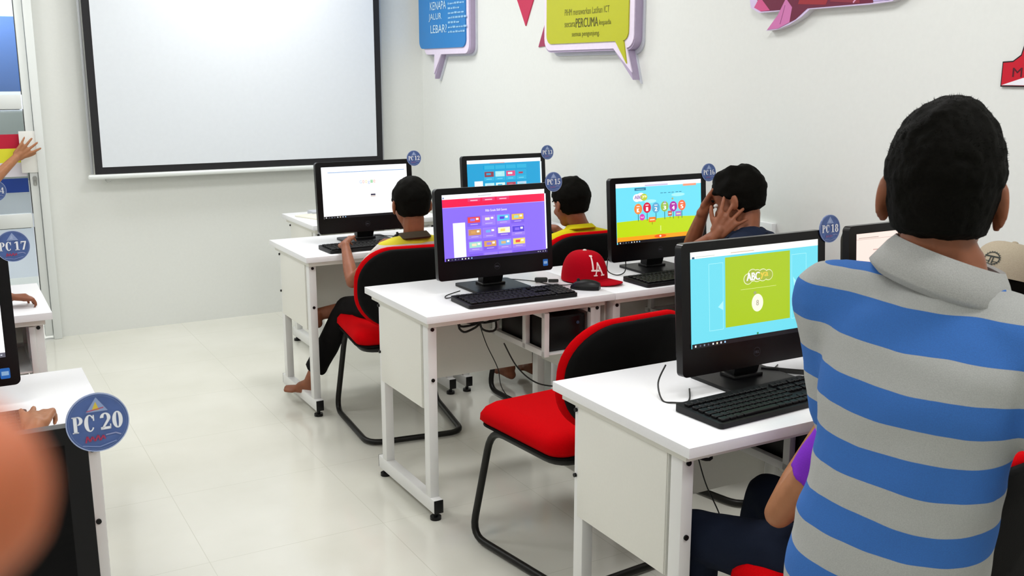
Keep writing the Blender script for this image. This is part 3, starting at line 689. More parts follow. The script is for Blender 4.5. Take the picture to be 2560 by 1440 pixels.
make_monitor(12, R - 0.003, 1.565, 'black monitor tagged PC 12 showing a white search page, below the projection screen')
make_monitor(13, DW + R - 0.006, 1.565, 'black monitor tagged PC 13 showing a teal page, in the corner')
make_monitor(17, -1.251 - 0.2435, -0.325, 'black monitor tagged PC 17 cut by the left edge of the photo')
make_monitor(14, -1.218 - 0.2435 - .005, 1.0, 'black monitor beyond the left edge, only its round tag showing')
make_monitor(20, -1.246 - 0.2435, -1.70, 'nearest monitor at the lower left, tagged 20, mostly hidden by a finger')

# ================================================================= KEYBOARDS, MICE, CABLES
def make_keyboard():
    t = thing('keyboard', 'k', 'keyboard')
    b = MB(); b.prism(rrect(-0.219, -0.08, 0.219, 0.08, 0.01), 0.012, keym, lambda u, v, w: V((u, v, 0.002 + w * (1 + (v + .08) * 2.2))))
    b.build('tray', t)
    b = MB()
    for r in range(6):
        y = -0.062 + r * 0.0215 + (0.005 if r == 5 else 0); z = 0.017 + (y + 0.08) * 0.030
        x = -0.207
        ws = {0: [.024, .02, .02, .115, .02, .02, .02, .024]}.get(r, [0.0165 + (0.009 if r in (1, 2, 3) else 0)] + [0.0165] * 12 + [0.0165 + (0.007 if r < 5 else 0)])
        for w_ in ws:
            b.box((x + w_ / 2, y, z), (w_, 0.0165, 0.007), keym, 0.0015, seg=1); x += w_ + 0.0025
        for x in (0.085, 0.104, 0.123):
            if r != 2: b.box((x, y, z), (0.0165, 0.0165, 0.007), keym, 0.0015, seg=1)
        for x in (0.147, 0.166, 0.185, 0.204): b.box((x, y, z), (0.0165, 0.0165, 0.007), keym, 0.0015, seg=1)
    b.build('keys', t); return t
kb0 = make_keyboard()
KB = [(0.386, 0.103, -0.02, 'black keyboard on the desk behind the empty chair, below the purple screen'),
      (0.331, -1.232, 0.06, 'black keyboard in front of the near cyan and lime screen'),
      (0.335, 1.39, 0.03, 'black keyboard under the hand of the boy in yellow and white'),
      (1.13, 0.10, 0.02, 'black keyboard beneath the blue sky screen'),
      (1.10, -1.27, 0.0, 'black keyboard behind the striped boy'),
      (1.14, 1.38, 0.0, 'black keyboard on the corner desk'),
      (-1.47, -0.52, 0.0, 'black keyboard on the bright left desk'),
      ]
for k, (x, y, a, lab) in enumerate(KB):
    if k == 0: kb0.location = (x, y, DZ); kb0.rotation_euler = (0, 0, a); kb0['label'] = lab; kb0['group'] = 'black keyboards'
    else: dup(kb0, (x, y, DZ), a, lab, 'black keyboards')
def make_mouse():
    t = thing('computer_mouse', 'm', 'mouse')
    b = MB(); rings = []
    for k in range(9):
        s = k / 8; y = -0.055 + 0.11 * s; wd = 0.031 * math.sqrt(max(0.12, 1 - (2 * s - 1) ** 2 * 0.75)); hh = 0.034 * math.sqrt(max(0.08, 1 - (2 * s - 0.85) ** 2 * 0.75))
        rings.append([(wd * math.cos(a), y, max(0.002, 0.004 + hh * math.sin(a))) for a in [PI * 2 * j / 20 for j in range(20)]])
    b.loft(rings, blackp); b.build('shell', t)
    b = MB(); b.cyl((0, 0.028, 0.034), 0.006, 0.006, pr('2a2a2a'), 'x', 14); b.build('scroll_wheel', t); return t
ms = make_mouse(); ms.location = (0.700, 0.118, DZ); ms.rotation_euler = (0, 0, 0.75); ms['label'] = 'black computer mouse in front of the red cap'; ms['group'] = 'computer mice'
dup(ms, (0.545, 1.50, DZ), 0.3, 'black mouse beside the white search page monitor', 'computer mice')
def cable(pts, r, lab, parent=None, n=8):
    b = MB(); b.tube(bez(pts, n), r, cable_m, 7)
    return b.build('cable', parent, label=lab, category='cable')
z = DZ + 0.003
cable([(0.685, 0.165, DZ + 0.012), (0.66, 0.21, z), (0.62, 0.25, z), (0.60, 0.33, z), (0.52, 0.43, z), (0.45, 0.46, z)], 0.0018, 'thin black mouse cable beside the red cap')
cable([(0.2, 0.2, DZ + 0.01), (0.17, 0.22, z), (0.19, 0.26, z), (0.25, 0.27, DZ + 0.012)], 0.002, 'short black cable at the left end of the keyboard behind the empty chair')
cable([(0.185, -1.03, DZ + 0.07), (0.155, -1.04, DZ + 0.03), (0.13, -1.09, z), (0.14, -1.12, z), (0.18, -1.13, z), (0.24, -1.06, DZ + 0.006)], 0.0022, 'black cable looping out left of the near cyan screen')
cable([(0.40, -1.16, z), (0.46, -1.09, z), (0.52, -1.05, z), (0.60, -1.0, z)], 0.0018, 'thin cable behind the keyboard near the striped boy')
cable([(0.52, -1.02, DZ + .01), (0.60, -1.1, DZ + .008), (0.68, -1.14, DZ + .008), (0.76, -1.12, DZ + .008)], 0.007, 'thick black power cable on the near desk beside the striped boy')
cable([(0.935, 0.31, DZ + 0.07), (0.925, 0.30, DZ + 0.02), (0.95, 0.27, z), (0.99, 0.27, DZ + 0.015), (1.02, 0.31, DZ + .06)], 0.0022, 'small black cable loop under the blue sky monitor')
cable([(0.45, 1.6, DZ + .02), (0.56, 1.63, z), (0.6, 1.55, z), (0.58, 1.50, z), (0.55, 1.47, z)], 0.002, 'thin black cable lying behind the boy in yellow and white')
b = MB(); b.box((0.615, 0.30, DZ + 0.012), (0.05, 0.02, 0.018), cable_m, 0.005, rot=M.Rotation(-0.5, 4, 'Z')); b.box((0.655, 0.275, DZ + 0.009), (0.04, 0.012, 0.012), cable_m, 0.003, rot=M.Rotation(-0.5, 4, 'Z'))
b.build('plug', label='black plug lying between the purple screen and the red cap', category='plug')
# cable bundles below the desks
def bundle(c, lab, s=1.0):
    t = thing('cable_bundle', lab, 'cable', c, 0, 'tied power cables')
    b = MB()
    for ax, ay, rot in ((0.055, 0.028, 0.3), (0.05, 0.03, -0.5), (0.06, 0.02, 0.05)):
        for sg in (-1, 1):
            pts = []
            for k in range(18):
                a = 2 * PI * k / 18; u = sg * (0.045 + ax * 0.8 * math.cos(a)); v = ay * math.sin(a)
                pts.append((s * (u * math.cos(rot) - v * math.sin(rot)), 0.006 * math.sin(3 * a) , s * (u * math.sin(rot) + v * math.cos(rot))))
            b.tube(pts, 0.0045, cable_m, 7, True)
    b.build('loops', t); b = MB(); b.box((0, 0, 0), (0.03, 0.03, 0.025), cable_m, 0.008); b.build('tie', t)
    b = MB(); b.tube(bez([(0.0, 0.01, 0.0), (-0.02, 0.0, 0.05), (-0.04, 0.005, 0.115)]), 0.004, cable_m, 7); b.tube(bez([(0.0, 0.01, -0.0), (0.03, 0.0, -0.1), (0.07, -0.02, -0.2), (0.12, 0.01, -0.32), (0.3, 0.02, -0.5), (0.5, 0.05, -0.56)]), 0.002, cable_m, 6); b.build('lead', t)
bundle((0.385, 0.38, 0.615), 'black cable tied in a bow under the desk behind the empty chair')
bundle((0.26, -1.08, 0.595), 'dark cable coil hanging under the near right desk', 0.6)
cable([(0.45, 0.3, 0.53), (0.50, 0.28, 0.43), (0.58, 0.26, 0.36), (0.70, 0.25, 0.33)], 0.003, 'black lead hanging below the rack behind the empty chair')

# papers on the front desk
b = MB(); b.box((0.50, 2.46, DZ + 0.004), (0.21, 0.29, 0.008), pr('e6e4d4'), 0.001, rot=M.Rotation(0.35, 4, 'Z')); b.build('paper_stack', label='stack of cream papers on the front desk left of the search page monitor', category='paper')
b = MB(); b.box((0.53, 2.62, DZ + 0.01), (0.14, 0.1, 0.02), pr('b9bcc2'), 0.004); b.build('notebook', label='small grey notebook behind the cream papers on the front desk', category='book')

# red cap on the desk
def make_cap(t, m, m2, btn=True, low=0.0):
    b = MB(); rings = []
    R0 = 0.088
    for k in range(13):
        a = PI / 2 * k / 12; f = math.cos(a) ** 0.62 if k < 12 else 0.02
        zz = 0.115 * math.sin(a) ** 0.95
        rings.append([((R0 - 0.006) * f * math.cos(q), (R0 + 0.008) * f * math.sin(q) * (1 + 0.0 * k), zz + 0.012 * (1 - k / 12) * 0) for q in [2 * PI * j / 40 for j in range(40)]])
    b.loft(rings, m); b.build('crown', t)
    b = MB(); n = 18; top = []; 
    for j in range(n + 1):
        a = math.radians(22 + 136 * j / n); x, y = (R0 - 0.006) * math.cos(a), (R0 + 0.006) * math.sin(a)
        ln = 0.078 * math.sin((a - math.radians(22)) / math.radians(136) * PI) ** 0.55
        dz = -0.0 - 0.012 * (abs(math.cos(a))) ** 1.5
        top.append(((x, y, 0.007 + dz + .006), (x * 1.06, y + ln, 0.001 + dz + 0.008 * 1)))
    for th in (0, 1): pass
    vs = []
    for (i0, o0) in top: vs.append([b.bm.verts.new(V(i0)), b.bm.verts.new(V(o0)), b.bm.verts.new(V(o0) - V((0, 0, 0.004))), b.bm.verts.new(V(i0) - V((0, 0, 0.004)))])
    for A, B in zip(vs, vs[1:]):
        for q in range(4): b.bm.faces.new((A[q], A[(q + 1) % 4], B[(q + 1) % 4], B[q]))
    b.bm.faces.new(vs[0]); b.bm.faces.new(vs[-1][::-1]); b.mi(m); bmesh.ops.recalc_face_normals(b.bm, faces=b.bm.faces)
    b.build('brim', t)
    if btn: b = MB(); b.ell((0, 0, 0.115), (0.008, 0.008, 0.005), m2); b.build('button', t)
redcap = mat('cap_red', 'ac0418', 0.9, noise_s=400, noise_a=0.08, bump=0.3, spec=0.08)
t = thing('baseball_cap', 'red baseball cap with white letters LA lying on the desk beside the mouse', 'cap', (0.785, 0.255, DZ + 0.005), math.radians(-160))
make_cap(t, redcap, mat('cap_button', 'd9c9c0', 0.8, noise_s=40, bump=0.1))
def capfn(u, v, w, a0=90):
    a = math.radians(a0) + u / 0.085; zz = v; k = min(0.999, max(0, zz / 0.115)); f = math.cos(math.asin(k ** (1 / 0.95))) ** 0.62
    r = 1 * f
    return V((0.082 * r * math.cos(a) + w * math.cos(a), 0.096 * r * math.sin(a) + w * math.sin(a), zz + w * .5))
def cap_text(t, u0, m, s=1.0):
    F = Flat(lambda u, v, w: capfn(u, v, 0.0015 + w), lambda c: m)
    def bar(u0_, v0, u1, v1, wd):
        N = 5
        for k in range(N):
            a = (u0_ + (u1 - u0_) * k / N, v0 + (v1 - v0) * k / N); c = (u0_ + (u1 - u0_) * (k + 1) / N, v0 + (v1 - v0) * (k + 1) / N); F.line([a, c], wd, 'w'); F.w -= 0.00012
    L = u0; K = 1.28; V0 = 0.030
    bar_ = bar
    bar = lambda a, b_, c, d, w_: bar_(L + (a - L) * K, V0 + (b_ - .022) * K, L + (c - L) * K, V0 + (d - .022) * K, w_ * 1.15)
    bar(L, .078, L, .035, .006); bar(L - .007, .078, L + .007, .078, .004); bar(L - .006, .037, L + .02, .037, .005); bar(L + .02, .037, L + .02, .046, .003)
    bar(L + .018, .06, L + .007, .022, .004); bar(L + .018, .06, L + .032, .022, .006); bar(L + .010, .035, L + .027, .035, .003)
    bar(L + .001, .022, L + .013, .022, .004); bar(L + .025, .022, L + .04, .022, .004)
    return F.build('lettering', t)
cap_text(t, -0.052, mat('cap_thread', 'f4dcd8', 0.8, noise_s=300, bump=0.2))

# ================================================================= CHAIRS
def make_chair():
    t = thing('office_chair', 'c', 'chair')
    b = MB()
    def corner(p, q, r_, s=6):  # fillet helper
        pass
    def fillet(pts, rad, n=6):
        P = [V(p) for p in pts]; out = [P[0]]
        for i in range(1, len(P) - 1):
            a = (P[i - 1] - P[i]); c = (P[i + 1] - P[i]); d = min(rad, a.length * .48, c.length * .48)
            p0 = P[i] + a.normalized() * d; p1 = P[i] + c.normalized() * d
            for k in range(n + 1):
                s = k / n; out.append((1 - s) ** 2 * p0 + 2 * s * (1 - s) * P[i] + s * s * p1)
        out.append(P[-1]); return out
    r = 0.0125
    path = [(-0.04, -0.19, 0.405), (-0.2, -0.19, 0.405), (-0.2, 0.185, 0.405), (-0.238, 0.25, r + 0.004), (-0.21, -0.25, r + 0.004), (0.21, -0.25, r + 0.004), (0.238, 0.25, r + 0.004), (0.2, 0.185, 0.405), (0.2, -0.19, 0.405), (0.04, -0.19, 0.405)]
    b.tube(fillet(path, 0.075), r, tube_m, 12)
    b.tube([(-0.2, -0.12, 0.405), (0.2, -0.12, 0.405)], 0.01, tube_m, 10)
    b.build('frame', t)
    b = MB()  # seat pan and cushion
    def slab(z0, z1, hw, y0, y1, rad, m, crown=0):
        rs = []
        for k, (zz, ins) in enumerate(((z0, 0.012), (z0 + (z1 - z0) * .25, 0.0), (z0 + (z1 - z0) * .6, 0.002), (z0 + (z1 - z0) * .88, 0.018), (z1, 0.05))):
            rs.append([(u, v, zz + crown * (zz > z1 - 1e-4) - 0.02 * max(0, (v - y0) / (y1 - y0) - .85) / .15 * (zz > z0 + .01)) for u, v in rrect(-hw + ins, y0 + ins, hw - ins, y1 - ins, max(rad - ins, 0.01), 6)])
        b.loft(rs, m)
    slab(0.43, 0.495, 0.238, -0.22, 0.245, 0.07, redf, 0.004); b.build('seat', t, angle=60)
    b = MB(); slab(0.418, 0.434, 0.232, -0.215, 0.235, 0.07, shell_m); b.build('seat_pan', t, label='black underside of the seat')
    # back: curved rounded panel
    def back(off0, off1, grow, m, name, lab=None):
        bb = MB(); H0, H1, hw = 0.515 - grow, 0.852 + grow, 0.238 + grow
        outline = rrect(-hw, H0, hw, H1, 0.15, 10)
        def pt(u, v, w): return V((u, -0.272 - (v - 0.5) * 0.14 + 0.9 * u * u + w, v))
        cz = (H0 + H1) / 2
        rings = []
        for (w, sc) in ((off0, 0.0), (off0, 0.55), (off0, 0.95), (off0 + (off1 - off0) * .3, 1.0), (off0 + (off1 - off0) * .7, 1.0), (off1, 0.93), (off1, 0.5), (off1, 0.0)):
            rings.append([pt(u * max(sc, 0.02), cz + (v - cz) * max(sc, 0.02), w) for u, v in outline])
        bb.loft(rings, m); o = bb.build(name, t, angle=60)
        if lab: o['label'] = lab
    back(0.0, 0.032, 0.006, redf, 'backrest'); back(-0.02, 0.006, -0.002, shell_m, 'back_shell', 'black plastic shell on the rear of the backrest')
    b = MB(); b.box((0, -0.24, 0.47), (0.09, 0.02, 0.16), tube_m, 0.004, rot=M.Rotation(0.1, 4, 'X')); b.box((0, -0.15, 0.408), (0.09, 0.2, 0.012), tube_m, 0.003); b.build('back_bracket', t)
    return t
ch0 = make_chair()
CH = [(0.332, -0.385, 5, 'empty red and black cantilever chair standing in the open beside the near desk'),
      (0.33, 1.045, -8, 'red and black chair on which the boy in yellow and white sits'),
      (1.125, 1.00, -2, 'red and black chair of the boy in plain yellow, at the corner desk'),
      (1.20, -0.15, 8, 'red and black chair of the boy holding his head'),
      (0.32, -1.62, 4, 'red and black chair under the child in purple, beside the striped boy'),
      (1.10, -1.55, -34, 'chair of the child in the beige cap, behind the striped boy'),
      (-1.45, 0.575, -8, 'chair at the farther left desk, its dark back showing beside the left monitor'),
      (-1.46, -0.86, 0, 'chair at the bright left desk, outside the left edge')]
for k, (x, y, a, lab) in enumerate(CH):
    if k == 0: ch0.location = (x, y, 0); ch0.rotation_euler = (0, 0, math.radians(a)); ch0['label'] = lab; ch0['group'] = 'red and black cantilever chairs'
    else: dup(ch0, (x, y, 0), math.radians(a), lab, 'red and black cantilever chairs')

# ================================================================= PEOPLE
def sph(c, r, n=2):
    out = []; c = V(c)
    for i in range(7):
        th = PI * i / 6
        for j in range(10):
            ph = 2 * PI * j / 10; out.append(c + V((math.sin(th) * math.cos(ph), math.sin(th) * math.sin(ph), math.cos(th))) * r)
    return out
def cone(b, p0, p1, r0, r1, m=None): b.hull(sph(p0, r0) + sph(p1, r1), m)
def chain(b, pts, rs):
    for k in range(len(pts) - 1): cone(b, pts[k], pts[k + 1], rs[k], rs[k + 1])
def disc_pts(c, n, r, k=20, flat=1.0, side=None):
    n = n.normalized(); a = side if side else (V((0, 0, 1)) if abs(n.z) < .9 else V((1, 0, 0))); a = (a - n * a.dot(n)).normalized(); bb = n.cross(a)
    return [c + a * r * math.cos(2 * PI * j / k) + bb * r * flat * math.sin(2 * PI * j / k) for j in range(k)]
def frust(b, p0, p1, r0, r1):
    p0, p1 = V(p0), V(p1); n = p1 - p0; b.hull(disc_pts(p0, n, r0) + disc_pts(p1, n, r1), None)
def ellp(b, c, r, rot3=None):
    pts = []
    for i in range(9):
        th = PI * i / 8
        for j in range(14):
            ph = 2 * PI * j / 14; p = V((r[0] * math.sin(th) * math.cos(ph), r[1] * math.sin(th) * math.sin(ph), r[2] * math.cos(th)))
            pts.append(V(c) + (rot3 @ p if rot3 else p))
    b.hull(pts, None)
def remesh(b, voxel, m, smooth=4, disp=None):
    me = bpy.data.meshes.new('tmp'); b.bm.to_mesh(me); b.bm.free()
    o = bpy.data.objects.new('tmp', me); COL.objects.link(o)
    md = o.modifiers.new('r', 'REMESH'); md.mode = 'VOXEL'; md.voxel_size = voxel; md.use_smooth_shade = True
    if smooth: s = o.modifiers.new('s', 'SMOOTH'); s.factor = 0.5; s.iterations = smooth
    bpy.context.view_layer.update()
    out = bpy.data.meshes.new_from_object(o.evaluated_get(bpy.context.evaluated_depsgraph_get()))
    bpy.data.objects.remove(o); bpy.data.meshes.remove(me)
    if disp:
        for v in out.vertices: v.co = disp(v.co.copy(), v.normal.copy())
    out.materials.clear(); out.materials.append(m)
    out.polygons.foreach_set('use_smooth', [True] * len(out.polygons)); out.polygons.foreach_set('material_index', [0] * len(out.polygons))
    return out
def hand(b, wr, d, n, side, s=1.0, curl=25, spread=9, thumb=35, curls=None):
    """wr wrist point, d direction of fingers, n palm-back normal, side +1 thumb towards d x n"""
    d = d.normalized(); n = (n - d * n.dot(d)).normalized(); lat = d.cross(n) * side
    pl = 0.075 * s; wd = 0.036 * s; th = 0.0115 * s
    pc = wr + d * pl
    for q in (-1, -.4, .3, 1):
        cone(b, wr + d * 0.008 + lat * q * wd * 0.55, pc + lat * q * wd * 0.95 , 0.0135 * s, th * .95)
    cone(b, wr - d * 0.02, wr + d * 0.02, 0.021 * s, 0.02 * s)
    L = [0.064, 0.072, 0.067, 0.052]
    for i in range(4):
        off = (1.0 - i * 0.66) * wd; base = pc + lat * off - d * (0.002 + 0.006 * (i == 3)) * s
        ang = math.radians((1.5 - i) * spread); dd = (d * math.cos(ang) + lat * math.sin(ang)).normalized()
        ax = dd.cross(n).normalized(); c = curls[i] if curls else curl; p = base; q = dd; rr = 0.0083 * s * (1 if i < 3 else .88)
        pts = [p]; 
        for k, f in enumerate((0.45, 0.31, 0.24)):
            q = M.Rotation(math.radians(-c * (0.7 if k == 0 else 1.0)), 3, ax) @ q
            p = p + q * L[i] * s * f; pts.append(p)
        chain(b, pts, [rr * 1.05, rr * 1.0, rr * .92, rr * .78])
    tb = wr + d * 0.022 * s + lat * 0.02 * s; a = math.radians(thumb); td = (d * math.cos(a) + lat * math.sin(a) - n * 0.25).normalized()
    t1 = tb + td * 0.032 * s; td2 = (td + d * 0.35).normalized(); t2 = t1 + td2 * 0.028 * s; t3 = t2 + (td2 + d * .3).normalized() * 0.02 * s
    chain(b, [tb, t1, t2, t3], [0.013 * s, 0.0105 * s, 0.0092 * s, 0.0075 * s])
def headframe(yaw, pitch=0, roll=0):
    """yaw: clockwise degrees from +Y"""
    return (M.Rotation(math.radians(-yaw), 3, 'Z') @ M.Rotation(math.radians(pitch), 3, 'X') @ M.Rotation(math.radians(roll), 3, 'Y'))
def head_prims(b, c, R, s):
    E = lambda p, r, q=None: ellp(b, c + R @ (V(p) * s), [x * s for x in r], R @ q if q else R)
    E((0, -0.012, 0.03), (0.074, 0.092, 0.088)); E((0, 0.022, -0.02), (0.062, 0.068, 0.075)); E((0, 0.045, -0.078), (0.034, 0.032, 0.026))
    E((0, 0.05, 0.03), (0.055, 0.04, 0.05)); E((0.032, 0.062, -0.028), (0.022, 0.022, 0.02)); E((-0.032, 0.062, -0.028), (0.022, 0.022, 0.02))
    b.hull([c + R @ (V(p) * s) for p in ((0, 0.08, 0.012), (0.007, 0.085, -0.005), (-0.007, 0.085, -0.005), (0.015, 0.088, -0.032), (-0.015, 0.088, -0.032), (0, 0.112, -0.028), (0, 0.108, -0.036), (0, 0.07, -0.04), (0, 0.06, 0.0))], None)
    E((0, 0.088, -0.052), (0.021, 0.012, 0.006)); E((0, 0.085, -0.062), (0.017, 0.012, 0.007))
    for sx in (-1, 1):
        q = M.Rotation(math.radians(sx * 24), 3, 'Z') @ M.Rotation(math.radians(-10), 3, 'X')
        E((sx * 0.081, -0.008, -0.002), (0.0075, 0.02, 0.03), q); E((sx * 0.078, 0.0, -0.024), (0.007, 0.011, 0.013), q); E((sx * 0.083, -0.018, 0.006), (0.006, 0.01, 0.022), q)
def hair_mesh(c, R, s, low=-0.055, thick=0.012, ns=1.0, m=hair_m, front=0.05, tuft=0.0, sub=5):
    b = bmesh.new(); bmesh.ops.create_icosphere(b, subdivisions=sub, radius=1)
    for v in b.verts:
        d = v.co.normalized()
        p = V((d.x * 0.074, d.y * 0.092 - 0.012, d.z * 0.088 + 0.03))
        # lower back of the skull
        if p.z < 0.02:
            k = min(1, (0.02 - p.z) / 0.09); p.z = 0.02 - k * 0.085; r = math.hypot(d.x, d.y) or 1
            f = 0.97 - 0.22 * k ** 1.6; p.x = d.x / max(r, .35) * 0.074 * f * min(1, r * 1.6); p.y = d.y / max(r, .35) * 0.092 * f * min(1, r * 1.6) - 0.012 + 0.004 * k
        # hairline: front above z=front, sides around the ear, back above low
        yy = p.y
        line = low if yy < -0.03 else (low + (0.0 - low) * min(1, (yy + 0.03) / 0.03) if yy < 0.0 else (0.0 + (front - 0.0) * min(1, yy / 0.05)))
        a = max(0, min(1, (p.z - line) / 0.012))
        nz = noise.noise(p * 40 * ns) * 0.004 + noise.noise(p * 120) * 0.002
        tp = tuft * max(0, noise.noise(p * 26 + V((3, 1, 0)))) * max(0, d.z)
        th = (thick + nz + tp) * a - 0.010 * (1 - a)
        th *= 0.45 + 0.55 * min(1, max(0, (p.z + 0.03) / 0.06)) if a > 0 and p.z < 0.03 else 1
        q = p + d * th
        v.co = c + R @ (q * s)
    me = bpy.data.meshes.new('hair'); b.to_mesh(me); b.free(); me.materials.append(m)
    me.polygons.foreach_set('use_smooth', [True] * len(me.polygons)); return me
def strands(me_src, c, R, s, n, ln, m, low):
    """short hair strands standing on the hair surface"""
    b = MB(); vs = me_src.vertices; rnd = random.Random(5); i = b.mi(m)
    cnt = 0
    while cnt < n:
        v = vs[rnd.randrange(len(vs))]; p = R.inverted() @ (v.co - c) / s
        if p.z < low + 0.008 or (p.y > 0.02 and p.z < 0.06): cnt += 0.2; continue
        d = (R.inverted() @ v.normal).normalized()
        flow = V((0.55 * rnd.random() + 0.1, 0.3, 0.2)) if p.z > 0.04 else V((0.0, -0.2, -1.0))
        q = (d * 0.75 + flow * 0.7 + V((rnd.uniform(-.4, .4), rnd.uniform(-.4, .4), rnd.uniform(-.3, .3)))).normalized()
        l = ln * (0.5 + rnd.random()) * (1.0 if p.z > 0.04 else 0.5); w = 0.0007
        side = d.cross(q); side = side.normalized() if side.length > 1e-4 else V((1, 0, 0))
        a0 = c + R @ ((p - d * 0.003 + side * w) * s); a1 = c + R @ ((p - d * 0.003 - side * w) * s); a3 = c + R @ ((p - d * 0.003 + d.cross(side) * w) * s); a2 = c + R @ ((p + q * l) * s)
        A, B, C, D = [b.bm.verts.new(x) for x in (a0, a1, a3, a2)]
        for f in ((A, B, D), (B, C, D), (C, A, D)): b.bm.faces.new(f).material_index = i
        cnt += 1
    return b
def ring_e(c, R, rx, ry, n=28, sq=2.3):
    out = []
    for j in range(n):
        a = 2 * PI * j / n; ca, sa = math.cos(a), math.sin(a)
        out.append(c + R @ V((rx * abs(ca) ** (2 / sq) * (1 if ca >= 0 else -1), ry * abs(sa) ** (2 / sq) * (1 if sa >= 0 else -1), 0)))
    return out
def torso(b, hip, mid, neck, yaw, sc, g=0.0, bot=0.0, wmul=1.0, roll=0.0):
    """hip: pelvis centre; mid: centre between the shoulders; neck: neck base"""
    hip, mid, neck = V(hip), V(mid), V(neck); Rz = M.Rotation(math.radians(-yaw), 3, 'Z')
    ax = (mid - hip); H = ax.length; ax.normalize(); rtv = Rz @ V((1, 0, 0)); fwd = ax.cross(rtv) * -1
    if fwd.dot(Rz @ V((0, 1, 0))) < 0: fwd = -fwd
    Rm = M((rtv, fwd, ax)).transposed()
    secs = [(-0.06 - bot, .135, .10), (0.0, .142, .105), (.25, .132, .095), (.5, .128, .090), (.75, .145, .097), (.92, .150, .092), (1.02, .135, .075), (1.09, .085, .058)]
    rings = []
    for f, rx, ry in secs:
        p = hip + ax * (H * f) - fwd * 0.012 * math.sin(PI * max(0, min(1, f)))
        q = M.Rotation(math.radians(roll) * max(0, min(1, f)), 3, fwd) if roll else M.Identity(3)
        rings.append(ring_e(p, q @ Rm, (rx * wmul) * sc + g, ry * sc + g))
    me = MB()
    R_ = [[b.bm.verts.new(p) for p in r] for r in rings]
    for A, B in zip(R_, R_[1:]):
        for j in range(len(A)): b.bm.faces.new((A[j], A[(j + 1) % len(A)], B[(j + 1) % len(A)], B[j]))
    b.bm.faces.new(R_[0][::-1]); b.bm.faces.new(R_[-1])
def ik(S, H, a, bl, pole):
    S, H, pole = V(S), V(H), V(pole); d = H - S; L = min(d.length, (a + bl) * 0.995); dn = d.normalized()
    x = (a * a - bl * bl + L * L) / (2 * L); h = math.sqrt(max(0, a * a - x * x)); pp = pole - dn * pole.dot(dn)
    return S + dn * x + pp.normalized() * h
